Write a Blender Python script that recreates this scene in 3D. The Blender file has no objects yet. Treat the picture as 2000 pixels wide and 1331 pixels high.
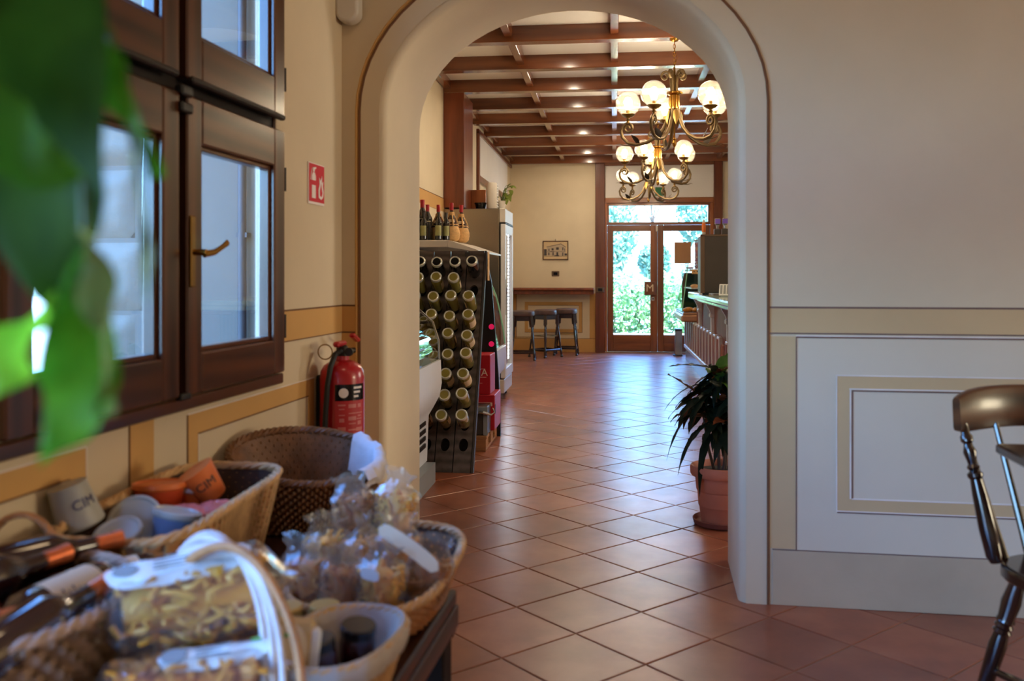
import bpy, math, random
from mathutils import Vector, Matrix, Euler
from math import sin, cos, pi, radians, sqrt

random.seed(7)
SC = bpy.context.scene
COL = SC.collection

# ------------------------------------------------------------------ camera, world, light, exposure
FRONT_ROT = radians(-2.81)                      # the front room is built slightly askew to the back room
cam = bpy.data.cameras.new('camera')
cam.sensor_width = 36.0
cam.lens = 32.4
cam.shift_y = -0.0628
cam.clip_start = 0.02
cam.dof.use_dof = True
cam.dof.focus_distance = 6.5
cam.dof.aperture_fstop = 2.8
co = bpy.data.objects.new('camera', cam)
co.location = (0, 0, 1.25)
co.rotation_euler = (pi / 2, 0, radians(6.34))
COL.objects.link(co)
SC.camera = co

W = bpy.data.worlds.new('sky')
SC.world = W
W.use_nodes = True
wn = W.node_tree
bg = wn.nodes['Background']
sky = wn.nodes.new('ShaderNodeTexSky')
sky.sky_type = 'NISHITA'
sky.sun_disc = False
sky.sun_elevation = radians(52)
sky.sun_rotation = radians(115)
sky.air_density = 1.3
sky.dust_density = 2.0
sky.ozone_density = 1.6
tint = wn.nodes.new('ShaderNodeMix')              # the photograph is balanced for lamp light: daylight reads cool
tint.data_type = 'RGBA'
tint.blend_type = 'MULTIPLY'
tint.inputs[0].default_value = 1.0
tint.inputs[7].default_value = (0.48, 0.81, 1.40, 1)
wn.links.new(sky.outputs[0], tint.inputs[6])
wn.links.new(tint.outputs[2], bg.inputs[0])
bg.inputs[1].default_value = 3.9

SC.view_settings.view_transform = 'Standard'
SC.view_settings.look = 'None'
SC.view_settings.gamma = 1.0
SC.view_settings.use_curve_mapping = False
SC.view_settings.exposure = 0.15
try:
    SC.cycles.use_denoising = True
    SC.cycles.max_bounces = 10
    SC.cycles.transparent_max_bounces = 24
    SC.cycles.sample_clamp_indirect = 6.0
    SC.cycles.caustics_reflective = False
    SC.cycles.caustics_refractive = False
except Exception:
    pass


def fr(v):
    return Matrix.Rotation(FRONT_ROT, 3, 'Z') @ Vector(v)


def lamp(kind, name, loc, energy, color=(1, 1, 1), size=0.1, size_y=None, aim=None, portal=False, front=False, spread=None):
    l = bpy.data.lights.new(name, kind)
    l.energy = energy
    l.color = color
    o = bpy.data.objects.new(name, l)
    o.location = fr(loc) if front else loc
    if kind == 'AREA':
        l.size = size
        if size_y:
            l.shape = 'RECTANGLE'
            l.size_y = size_y
        if spread:
            l.spread = spread
    elif kind == 'SUN':
        l.angle = radians(0.6)
    else:
        l.shadow_soft_size = size
    if aim is not None:
        a = fr(aim) if front else Vector(aim)
        o.rotation_euler = (a - Vector(o.location)).to_track_quat('-Z', 'Y').to_euler()
    if portal:
        l.cycles.is_portal = True
    COL.objects.link(o)
    return o


SUN = lamp('SUN', 'sun', (20, -8, 30), 55.0, (0.90, 0.97, 1.0), aim=(20 - 0.75, -8 + 0.42, 30 - 1.05))
WARM = (1.0, 0.70, 0.40)
COOL = (0.62, 0.76, 1.0)
# daylight through the openings (portals guide the sky's light)
lamp('AREA', 'portal_door', (0.70, 15.32, 1.25), 1, size=1.65, size_y=2.5, aim=(0.70, 10, 1.25), portal=True)
lamp('AREA', 'portal_window', (-1.375, 2.29, 1.76), 1, size=1.35, size_y=1.75, aim=(5, 2.29, 1.76), portal=True, front=True)
lamp('AREA', 'portal_unseen_opening', (-1.375, -0.4, 0.76), 1, size=2.82, size_y=1.62, aim=(5, -0.4, 0.76), portal=True, front=True)  # unseen low opening, added to bring cool light onto the lower right wall
# ceiling lamps of the front room
lamp('AREA', 'front_ceiling_lamp', (1.7, 1.5, 3.2), 1.5, WARM, size=0.5, aim=(1.7, 1.5, 0), front=True)
lamp('AREA', 'front_ceiling_lamp', (-0.35, 2.0, 3.2), 4, WARM, size=0.4, aim=(-0.6, 2.0, 0), front=True)
# warm lamps on the right hand end of the room
lamp('AREA', 'front_wall_lamp', (7.9, 2.3, 1.7), 140, (1.0, 0.86, 0.60), size=2.0, size_y=1.2, aim=(-2.0, 2.3, 1.7), front=True)
# added unseen fill light behind the right jamb, brightening left jamb and soffit
lamp('AREA', 'jamb_fill_light', (2.45, 5.25, 1.45), 36, (1.0, 0.93, 0.82), size=1.0, size_y=0.8, aim=(-1.1, 3.95, 1.6))
# recessed ceiling spots of the back room (their housings are built further down)
SPOTS = [(-0.42, 7.62), (-0.42, 8.58), (-0.42, 9.5), (-0.42, 11.45), (-0.42, 13.35), (-0.42, 14.3)]
for sx, sy in SPOTS:
    lamp('AREA', 'spot_light', (sx, sy, 3.195), 8, (1.0, 0.82, 0.6), size=0.06, aim=(sx, sy, 0))

# ------------------------------------------------------------------ materials


def S(r, g, b):
    def f(c):
        c /= 255.0
        return c / 12.92 if c <= 0.04045 else ((c + 0.055) / 1.055) ** 2.4
    return (f(r), f(g), f(b))


def mul(c, k):
    return tuple(min(1.0, max(0.0, x * k)) for x in c)


class NT:
    def __init__(self, name):
        self.m = bpy.data.materials.new(name)
        self.m.use_nodes = True
        self.t = self.m.node_tree
        self.b = self.t.nodes['Principled BSDF']
        self.out = self.t.nodes['Material Output']

    def n(self, kind, **kw):
        nd = self.t.nodes.new(kind)
        for k, v in kw.items():
            if k in nd.inputs:
                nd.inputs[k].default_value = v
            else:
                setattr(nd, k, v)
        return nd

    def l(self, a, b):
        self.t.links.new(a, b)

    def coords(self, kind='Object', scale=(1, 1, 1)):
        tc = self.n('ShaderNodeTexCoord')
        mp = self.n('ShaderNodeMapping')
        mp.inputs['Scale'].default_value = scale
        self.l(tc.outputs[kind], mp.inputs[0])
        return mp.outputs[0]

    def noise(self, vec, scale, detail=4, rough=0.55):
        nd = self.n('ShaderNodeTexNoise')
        nd.inputs['Scale'].default_value = scale
        nd.inputs['Detail'].default_value = detail
        nd.inputs['Roughness'].default_value = rough
        self.l(vec, nd.inputs['Vector'])
        return nd.outputs[0]

    def ramp(self, fac, stops):
        r = self.n('ShaderNodeValToRGB')
        e = r.color_ramp.elements
        while len(e) < len(stops):
            e.new(0.5)
        for i, (p, c) in enumerate(stops):
            e[i].position = p
            e[i].color = (*c, 1)
        self.l(fac, r.inputs[0])
        return r.outputs[0]

    def bump(self, h, strength, dist=0.01):
        b = self.n('ShaderNodeBump')
        b.inputs['Strength'].default_value = strength
        b.inputs['Distance'].default_value = dist
        self.l(h, b.inputs['Height'])
        self.l(b.outputs[0], self.b.inputs['Normal'])


def mat(name, col, rough=0.5, metal=0.0, var=0.1, scale=7.0, bump=0.0, bscale=60.0, coat=0.0, spec=0.5, emit=0.0, trans=0.0, alpha=1.0):
    k = NT(name)
    b = k.b
    if var:
        v = k.coords()
        f = k.noise(v, scale)
        k.l(k.ramp(f, [(0.3, mul(col, 1 - var)), (0.7, mul(col, 1 + var))]), b.inputs['Base Color'])
        if bump:
            k.bump(k.noise(v, bscale, 3), bump, 0.004)
    else:
        b.inputs['Base Color'].default_value = (*col, 1)
    b.inputs['Roughness'].default_value = rough
    b.inputs['Metallic'].default_value = metal
    b.inputs['Specular IOR Level'].default_value = spec
    b.inputs['Coat Weight'].default_value = coat
    b.inputs['Coat Roughness'].default_value = 0.08
    b.inputs['Transmission Weight'].default_value = trans
    if emit:
        b.inputs['Emission Color'].default_value = (*col, 1)
        b.inputs['Emission Strength'].default_value = emit
    return k.m


def wood(name, dark, light, axis='z', rough=0.35, coat=0.3, scale=1.0):
    k = NT(name)
    s = {'x': (1.2, 14, 14), 'y': (14, 1.2, 14), 'z': (14, 14, 1.2)}[axis]
    s = tuple(q * scale for q in s)
    v = k.coords('Object', s)
    a = k.noise(v, 1.6, 6, 0.6)
    w = k.n('ShaderNodeTexWave')
    w.wave_type = 'RINGS'
    w.inputs['Scale'].default_value = 0.35
    w.inputs['Distortion'].default_value = 5.0
    w.inputs['Detail'].default_value = 3.0
    k.l(v, w.inputs['Vector'])
    mx = k.n('ShaderNodeMix')
    mx.data_type = 'FLOAT'
    mx.inputs[0].default_value = 0.35
    k.l(a, mx.inputs[2])
    k.l(w.outputs[1], mx.inputs[3])
    oi = k.n('ShaderNodeObjectInfo')
    hs = k.n('ShaderNodeHueSaturation')
    mr = k.n('ShaderNodeMapRange')
    mr.inputs[3].default_value = 0.86
    mr.inputs[4].default_value = 1.14
    k.l(oi.outputs['Random'], mr.inputs[0])
    k.l(mr.outputs[0], hs.inputs['Value'])
    k.l(k.ramp(mx.outputs[0], [(0.25, dark), (0.75, light)]), hs.inputs['Color'])
    k.l(hs.outputs[0], k.b.inputs['Base Color'])
    k.b.inputs['Roughness'].default_value = rough
    k.b.inputs['Coat Weight'].default_value = coat
    k.b.inputs['Coat Roughness'].default_value = 0.15
    k.bump(a, 0.12, 0.003)
    return k.m


def glass(name, tint=(0.95, 1.0, 0.98), refl=1.0, rough=0.02, body=0.0, bodycol=(1, 1, 1), ior=1.5):
    """thin sheet: transparent with a Fresnel reflection, and a little body colour where wanted"""
    k = NT(name)
    t = k.n('ShaderNodeBsdfTransparent')
    t.inputs[0].default_value = (*tint, 1)
    g = k.n('ShaderNodeBsdfGlossy')
    g.inputs['Roughness'].default_value = rough
    fz = k.n('ShaderNodeFresnel')
    ge = k.n('ShaderNodeNewGeometry')
    mi = k.n('ShaderNodeMapRange')                # the same reflectance from either side of the sheet
    mi.inputs[3].default_value = ior
    mi.inputs[4].default_value = 1.0 / ior
    k.l(ge.outputs['Backfacing'], mi.inputs[0])
    k.l(mi.outputs[0], fz.inputs['IOR'])
    mm = k.n('ShaderNodeMath')
    mm.operation = 'MULTIPLY'
    mm.use_clamp = True
    mm.inputs[1].default_value = refl
    k.l(fz.outputs[0], mm.inputs[0])
    mx = k.n('ShaderNodeMixShader')
    k.l(mm.outputs[0], mx.inputs[0])
    base = t.outputs[0]
    if body:
        d = k.n('ShaderNodeBsdfDiffuse')
        d.inputs[0].default_value = (*bodycol, 1)
        m2 = k.n('ShaderNodeMixShader')
        m2.inputs[0].default_value = body
        k.l(base, m2.inputs[1])
        k.l(d.outputs[0], m2.inputs[2])
        base = m2.outputs[0]
    k.l(base, mx.inputs[1])
    k.l(g.outputs[0], mx.inputs[2])
    k.l(mx.outputs[0], k.out.inputs[0])
    k.t.nodes.remove(k.b)
    return k.m


def leaf_mat(name, c1, c2, trans=0.4, rough=0.35, scale=9.0):
    k = NT(name)
    f = k.noise(k.coords(), scale, 3)
    c = k.ramp(f, [(0.3, c1), (0.7, c2)])
    k.l(c, k.b.inputs['Base Color'])
    k.b.inputs['Specular IOR Level'].default_value = 0.10
    k.b.inputs['Roughness'].default_value = rough
    t = k.n('ShaderNodeBsdfTranslucent')
    k.l(c, t.inputs[0])
    mx = k.n('ShaderNodeMixShader')
    mx.inputs[0].default_value = trans
    k.l(k.b.outputs[0], mx.inputs[1])
    k.l(t.outputs[0], mx.inputs[2])
    k.l(mx.outputs[0], k.out.inputs[0])
    return k.m


def plaster(name, col, var=0.06, bump=0.1):
    k = NT(name)
    v = k.coords()
    a = k.noise(v, 1.6, 5)
    k.l(k.ramp(a, [(0.3, mul(col, 1 - var)), (0.7, mul(col, 1 + var))]), k.b.inputs['Base Color'])
    k.b.inputs['Roughness'].default_value = 0.75
    k.b.inputs['Specular IOR Level'].default_value = 0.25
    k.bump(k.noise(v, 38, 5), bump, 0.004)
    return k.m


def tile_mat():
    k = NT('terracotta tile')
    tc = k.n('ShaderNodeTexCoord')
    ge = k.n('ShaderNodeNewGeometry')
    oi = k.n('ShaderNodeObjectInfo')
    a = k.noise(ge.outputs['Position'], 3.2, 6, 0.62)
    c = k.ramp(a, [(0.28, S(120, 66, 44)), (0.5, S(146, 84, 58)), (0.74, S(164, 104, 74))])
    ad = k.n('ShaderNodeMath')
    ad.operation = 'ADD'
    k.l(oi.outputs['Random'], ad.inputs[0])
    k.l(ge.outputs['Random Per Island'], ad.inputs[1])
    fc = k.n('ShaderNodeMath')
    fc.operation = 'FRACT'
    k.l(ad.outputs[0], fc.inputs[0])
    mr = k.n('ShaderNodeMapRange')
    mr.inputs[3].default_value = 0.84
    mr.inputs[4].default_value = 1.14
    k.l(fc.outputs[0], mr.inputs[0])
    hs = k.n('ShaderNodeHueSaturation')
    k.l(mr.outputs[0], hs.inputs['Value'])
    k.l(c, hs.inputs['Color'])
    k.l(hs.outputs[0], k.b.inputs['Base Color'])
    r = k.noise(ge.outputs['Position'], 7, 5)
    m2 = k.n('ShaderNodeMapRange')
    m2.inputs[3].default_value = 0.24
    m2.inputs[4].default_value = 0.40
    k.l(r, m2.inputs[0])
    k.l(m2.outputs[0], k.b.inputs['Roughness'])
    k.b.inputs['Specular IOR Level'].default_value = 0.52
    k.b.inputs['Coat Weight'].default_value = 0.10
    k.b.inputs['Coat Roughness'].default_value = 0.2
    k.bump(k.noise(ge.outputs['Position'], 9, 3), 0.05, 0.003)
    return k.m


def emis(name, col, strength):
    k = NT(name)
    e = k.n('ShaderNodeEmission')
    e.inputs[0].default_value = (*col, 1)
    e.inputs[1].default_value = strength
    k.l(e.outputs[0], k.out.inputs[0])
    k.t.nodes.remove(k.b)
    return k.m


M = {}
M['wall'] = plaster('cream plaster', S(214, 196, 166))
M['wall_back'] = plaster('pale cream plaster', S(224, 209, 180))
M['ochre'] = plaster('ochre paint', S(206, 160, 98), 0.08)
M['ochre_r'] = plaster('pale ochre paint', S(206, 176, 132), 0.08)
M['panel'] = plaster('pale panel paint', S(216, 202, 178), 0.04)
M['line'] = mat('brown painted line', S(112, 74, 46), 0.8)
M['line_r'] = mat('mauve painted line', S(124, 96, 86), 0.8)
M['lightline'] = mat('light painted line', S(226, 214, 204), 0.8)
M['plinth'] = plaster('scuffed plinth paint', S(188, 168, 140), 0.14, 0.2)
M['ceil'] = plaster('white ceiling', S(234, 230, 224), 0.03, 0.04)
M['tile'] = tile_mat()
M['grout'] = mat('grout', S(150, 118, 92), 0.9, var=0.25, scale=2.0)
M['win_wood'] = wood('window wood', S(46, 21, 10), S(86, 45, 22), 'z', 0.3, 0.35)
M['win_wood_h'] = wood('window wood across', S(46, 21, 10), S(86, 45, 22), 'y', 0.3, 0.35)
M['win_dark'] = mat('dark window recess', S(24, 14, 10), 0.6)
M['beam'] = wood('ceiling beam wood', S(88, 46, 24), S(126, 72, 40), 'x', 0.22, 0.5)
M['purlin'] = wood('ceiling batten wood', S(104, 54, 28), S(144, 82, 44), 'y', 0.22, 0.5)
M['post'] = wood('red brown post wood', S(84, 34, 16), S(136, 66, 34), 'z', 0.32, 0.3)
M['door_wood'] = wood('door wood', S(104, 52, 22), S(158, 90, 44), 'z', 0.32, 0.3)
M['door_wood_h'] = wood('door wood across', S(104, 52, 22), S(158, 90, 44), 'x', 0.32, 0.3)
M['dark_wood'] = wood('dark table wood', S(34, 16, 10), S(78, 36, 24), 'y', 0.38, 0.12)
M['chair_wood'] = wood('black brown chair wood', S(20, 10, 7), S(58, 28, 18), 'z', 0.16, 0.6)
M['leg_dark'] = mat('dull black brown wood', S(26, 15, 11), 0.6, spec=0.2)
M['chair_rail'] = wood('brown chair rail wood', S(34, 17, 9), S(88, 48, 24), 'y', 0.3, 0.25)
M['stool'] = wood('dark stool wood', S(22, 12, 10), S(50, 28, 22), 'z', 0.2, 0.5)
M['leather'] = mat('brown leather', S(92, 72, 68), 0.42, bump=0.15, bscale=120)
M['glass'] = glass('window glass', refl=1.6)
M['glass_far'] = glass('door glass', refl=1.0)
M['glass_green'] = glass('green edged case glass', (0.80, 0.95, 0.88), 1.6)
M['glass_case'] = glass('pastry case glass', (0.74, 0.95, 0.86), 0.7)
M['globe'] = glass('lamp globe glass', (0.985, 0.975, 0.95), 1.5, 0.03, 0.09, (1, 0.96, 0.88))
M['film'] = glass('clear bag film', (0.97, 0.97, 0.97), 1.5, 0.2, 0.11, (0.74, 0.66, 0.54), 1.45)
M['film_clear'] = glass('glossy clear film', (0.98, 0.98, 0.97), 2.6, 0.10, 0.05, (0.8, 0.8, 0.8), 1.45)
M['brass'] = mat('brass', S(190, 140, 62), 0.25, 1.0, 0.08)
M['brass_dull'] = mat('dull brass', S(150, 118, 66), 0.4, 1.0, 0.1)
M['iron'] = mat('bronzed iron', S(112, 92, 62), 0.42, 0.75, 0.15)
M['iron_dark'] = mat('dark bronzed leaf', S(52, 42, 32), 0.5, 0.6, 0.1)
M['black'] = mat('black metal', S(14, 14, 15), 0.5, 0.0, 0.1)
M['blackgloss'] = mat('black gloss', S(10, 10, 12), 0.15, 0.0, 0.0)
M['chrome'] = mat('chrome', S(200, 200, 202), 0.15, 1.0, 0.0)
M['steel'] = mat('brushed steel', S(168, 158, 144), 0.26, 0.9, 0.07, 3.0)
M['white'] = mat('white enamel', S(226, 228, 232), 0.35, 0.0, 0.02)
M['white_plastic'] = mat('white plastic', S(212, 204, 192), 0.4, 0.0, 0.03)
M['grey'] = mat('grey plastic', S(140, 144, 146), 0.45, 0.0, 0.05)
M['darkgrey'] = mat('dark grey casing', S(66, 60, 56), 0.4, 0.0, 0.06)
M['red'] = mat('extinguisher red', S(176, 14, 26), 0.28, 0.0, 0.03, coat=0.3)
M['red_label'] = mat('red label', S(186, 44, 48), 0.5, 0.0, 0.05)
M['label_print'] = mat('pale red print', S(206, 120, 116), 0.5, 0.0, 0.05)
M['signred'] = mat('sign red', S(206, 32, 52), 0.5, 0.0, 0.02)
M['signwhite'] = mat('sign white', S(238, 226, 222), 0.5, 0.0, 0.02)
M['signgreen'] = mat('sign green', S(40, 120, 74), 0.5, 0.0, 0.02)
M['rubber'] = mat('black rubber hose', S(16, 18, 18), 0.5, 0.0, 0.05)
M['redbox'] = mat('red cardboard', S(176, 22, 36), 0.42, 0.0, 0.05)
M['boxprint'] = mat('pale box print', S(236, 208, 190), 0.5, 0.0, 0.03)
M['pallet'] = wood('pallet wood', S(150, 98, 58), S(196, 146, 96), 'x', 0.7, 0.0)
M['rack'] = wood('grey brown rack wood', S(52, 44, 42), S(94, 82, 78), 'z', 0.4, 0.2)
M['rack_dark'] = mat('rack edge', S(58, 52, 50), 0.5)
M['hole'] = mat('black rack hole shade', S(12, 9, 8), 0.9, var=0)
M['wine'] = mat('white wine in clear glass', S(158, 146, 70), 0.07, 0.0, 0.06, 4.0, coat=0.8, trans=0.2)
M['punt'] = mat('bottle base glass', S(222, 224, 214), 0.10, 0.5, 0.03, coat=1.0)
M['punt_in'] = mat('bottle punt glass', S(196, 198, 182), 0.08, 0.3, 0.05, coat=1.0)
M['darkglass'] = mat('dark bottle glass', S(16, 18, 20), 0.06, 0.0, 0.0, coat=1.0)
M['amber'] = mat('brown red bottle glass', S(46, 18, 14), 0.08, 0.0, 0.05, coat=1.0)
M['cream'] = mat('cream paper label', S(226, 206, 172), 0.6, 0.0, 0.05)
M['tan_label'] = mat('tan paper label', S(196, 164, 112), 0.6, 0.0, 0.08)
M['gold_label'] = mat('gold and green label', S(170, 168, 110), 0.45, 0.1, 0.12, 30)
M['capsule'] = mat('red bottle capsule', S(170, 12, 34), 0.35, 0.0, 0.04)
M['copper'] = mat('copper foil capsule', S(206, 104, 56), 0.34, 0.55, 0.1)
M['straw'] = mat('straw flask cover', S(214, 168, 108), 0.7, 0.0, 0.18, 40, 0.4, 90)
M['blue'] = mat('dark blue print', S(36, 40, 96), 0.5, 0.0, 0.0)
M['ink'] = mat('dark print', S(48, 42, 40), 0.6, 0.0, 0.0)
M['green_print'] = mat('green print', S(96, 158, 72), 0.5, 0.0, 0.0)
M['wicker_brown'] = mat('brown wicker', S(118, 78, 46), 0.55, 0.0, 0.32, 22, 0.3, 200)
M['wicker_tan'] = mat('tan wicker', S(180, 122, 72), 0.55, 0.0, 0.26, 22, 0.3, 200)
M['wicker_pale'] = mat('pale wicker', S(200, 158, 108), 0.55, 0.0, 0.22, 22, 0.3, 200)
M['wicker_grey'] = mat('grey brown wicker', S(140, 112, 90), 0.6, 0.0, 0.3, 22, 0.3, 200)
M['wicker_rim'] = mat('pale grey wicker', S(176, 150, 132), 0.55, 0.0, 0.2, 30)
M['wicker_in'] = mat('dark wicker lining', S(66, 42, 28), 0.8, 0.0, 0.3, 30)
M['wicker_white'] = mat('whitewashed cane', S(206, 196, 192), 0.5, 0.0, 0.15, 30)
M['linen'] = mat('grey white linen', S(180, 170, 162), 0.85, 0.0, 0.06, 40, 0.2, 260)
M['cloth_white'] = mat('white cloth', S(220, 214, 214), 0.8, 0.0, 0.06, 30, 0.3, 120)
M['pasta'] = mat('dry egg pasta', S(214, 136, 40), 0.5, 0.0, 0.14, 14)
M['pasta_pale'] = mat('pale dry pasta', S(226, 162, 58), 0.5, 0.0, 0.12, 14)
M['pasta_brown'] = mat('wholemeal pasta', S(176, 106, 36), 0.55, 0.0, 0.16, 14)
M['paper_white'] = mat('white paper label', S(226, 226, 222), 0.5, 0.0, 0.03)
M['cup_orange'] = mat('orange paper cup', S(226, 116, 52), 0.45, 0.0, 0.1, 6)
M['cup_red'] = mat('red orange tub', S(206, 78, 36), 0.45, 0.0, 0.1, 6)
M['cup_grey'] = mat('grey paper cup', S(168, 164, 152), 0.45, 0.0, 0.05)
M['cup_blue'] = mat('blue grey tub', S(120, 140, 178), 0.4, 0.0, 0.12)
M['cup_pink'] = mat('pink and orange wrapper', S(226, 128, 126), 0.35, 0.0, 0.3, 18)
M['lid'] = mat('frosted lid', S(176, 176, 172), 0.35, 0.0, 0.04)
M['jar_lid'] = mat('black jar lid', S(26, 28, 32), 0.25, 0.0, 0.0, coat=0.5)
M['honey_lid'] = mat('gold jar lid', S(196, 158, 84), 0.4, 0.3, 0.06)
M['jam'] = mat('dark red jam jar', S(60, 14, 18), 0.08, 0.0, 0.1, coat=1.0)
M['terracotta'] = mat('terracotta pot', S(182, 108, 78), 0.7, 0.0, 0.12, 8, 0.1, 60)
M['terracotta_dark'] = mat('dark terracotta saucer', S(116, 60, 44), 0.7, 0.0, 0.12)
M['soil'] = mat('soil', S(34, 24, 18), 0.95, 0.0, 0.3, 40, 0.5, 60)
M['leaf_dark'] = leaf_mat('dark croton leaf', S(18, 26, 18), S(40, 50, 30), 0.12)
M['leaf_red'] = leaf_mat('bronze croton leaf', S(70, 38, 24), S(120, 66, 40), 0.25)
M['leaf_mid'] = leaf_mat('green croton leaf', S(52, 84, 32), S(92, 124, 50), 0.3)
M['fg_dark'] = leaf_mat('dark green broad leaf', S(34, 66, 18), S(58, 98, 28), 0.45, 0.5, 14)
M['fg_deep'] = leaf_mat('deep green broad leaf', S(46, 92, 22), S(78, 128, 36), 0.45, 0.5, 14)
M['fg_mid'] = leaf_mat('mid green broad leaf', S(56, 122, 26), S(98, 164, 44), 0.55, 0.5, 14)
M['fg_bright'] = leaf_mat('bright green broad leaf', S(110, 184, 34), S(150, 214, 62), 0.6, 0.5, 14)
M['fg_olive'] = leaf_mat('olive green broad leaf', S(112, 128, 66), S(140, 152, 88), 0.45, 0.5, 14)
M['stem'] = mat('green stem', S(74, 96, 44), 0.5)
M['bark'] = mat('bark', S(86, 66, 50), 0.85, 0.0, 0.2, 10)
M['ivy'] = leaf_mat('pale green trailing leaf', S(122, 140, 62), S(164, 176, 96), 0.35)
M['hedge'] = leaf_mat('hedge leaf', S(50, 92, 56), S(150, 182, 118), 0.35, 0.3, 5)
M['tree_leaf'] = leaf_mat('tree leaf', S(60, 96, 80), S(118, 152, 124), 0.35, 0.4, 2.2)
M['pave'] = mat('pale paving', S(112, 110, 106), 0.8, 0.0, 0.06, 1.0)
M['ext_wall'] = plaster('outer wall render', S(96, 88, 78), 0.03, 0.05)
M['stone'] = plaster('bush hammered stone', S(106, 98, 86), 0.08, 0.9)
M['pipe'] = mat('dark brown downpipe', S(44, 40, 44), 0.5)
M['plaque'] = mat('brown plaque', S(116, 66, 38), 0.4, 0.0, 0.08)
M['plate_grey'] = mat('bronze switch plate', S(104, 84, 68), 0.4, 0.3, 0.05)
M['photo_paper'] = mat('old photograph paper', S(214, 188, 146), 0.6, 0.0, 0.05)
M['photo_grey'] = mat('photograph pale grey', S(184, 166, 142), 0.6, 0.0, 0.05)
M['photo_dark'] = mat('photograph dark', S(62, 56, 60), 0.6, 0.0, 0.1, 60)
M['frame'] = wood('picture frame wood', S(54, 24, 12), S(84, 40, 20), 'x', 0.3, 0.3)
M['marble'] = mat('pale green marble', S(186, 208, 192), 0.16, 0.0, 0.1, 9, coat=0.4)
M['counter_white'] = mat('pale counter paint', S(204, 196, 190), 0.35, 0.0, 0.05)
M['counter_wood'] = wood('red brown counter wood', S(90, 38, 20), S(140, 70, 38), 'z', 0.55, 0.03)
M['copperband'] = mat('satin copper band', S(190, 146, 112), 0.36, 0.7, 0.06)
M['pastry'] = mat('baked pastry', S(206, 138, 60), 0.6, 0.0, 0.25, 30, 0.3, 60)
M['pastry_pale'] = mat('glazed pastry', S(226, 176, 130), 0.4, 0.0, 0.2, 30)
M['kraft'] = mat('brown paper', S(170, 126, 88), 0.8, 0.0, 0.04)
M['bottle_green'] = mat('dark green bottle', S(14, 52, 36), 0.08, 0.0, 0.1, coat=1.0)
M['clearbottle'] = glass('clear bottle glass', (0.85, 0.93, 0.96), 2.5, 0.05, 0.12, (0.8, 0.9, 1.0))
M['bluecap'] = mat('blue bottle cap', S(60, 130, 224), 0.4, 0.0, 0.0)
M['purple'] = mat('violet lid', S(124, 96, 212), 0.4, 0.0, 0.05)
M['pink'] = mat('pink box', S(232, 130, 158), 0.5, 0.0, 0.1)
M['sweet_red'] = mat('red sweet', S(196, 40, 32), 0.3, 0.0, 0.1)
M['sweet_orange'] = mat('orange sweet', S(226, 118, 50), 0.3, 0.0, 0.1)
M['bulb'] = emis('lit lamp bulb', (1.0, 0.80, 0.50), 60.0)
M['spot'] = emis('lit ceiling spot', (1.0, 0.88, 0.70), 22.0)
M['led'] = emis('lit cold strip', (0.80, 0.88, 1.0), 16.0)
M['edge_green'] = mat('pale green glass edge', S(150, 214, 178), 0.2, 0.0, 0.05)
M['redlight'] = emis('lit red lamp', (1.0, 0.02, 0.12), 0.5)

# ------------------------------------------------------------------ mesh helpers
FRONT = False
FRONT_LIST = []


def reg(o):
    if FRONT:
        FRONT_LIST.append(o)


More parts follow.
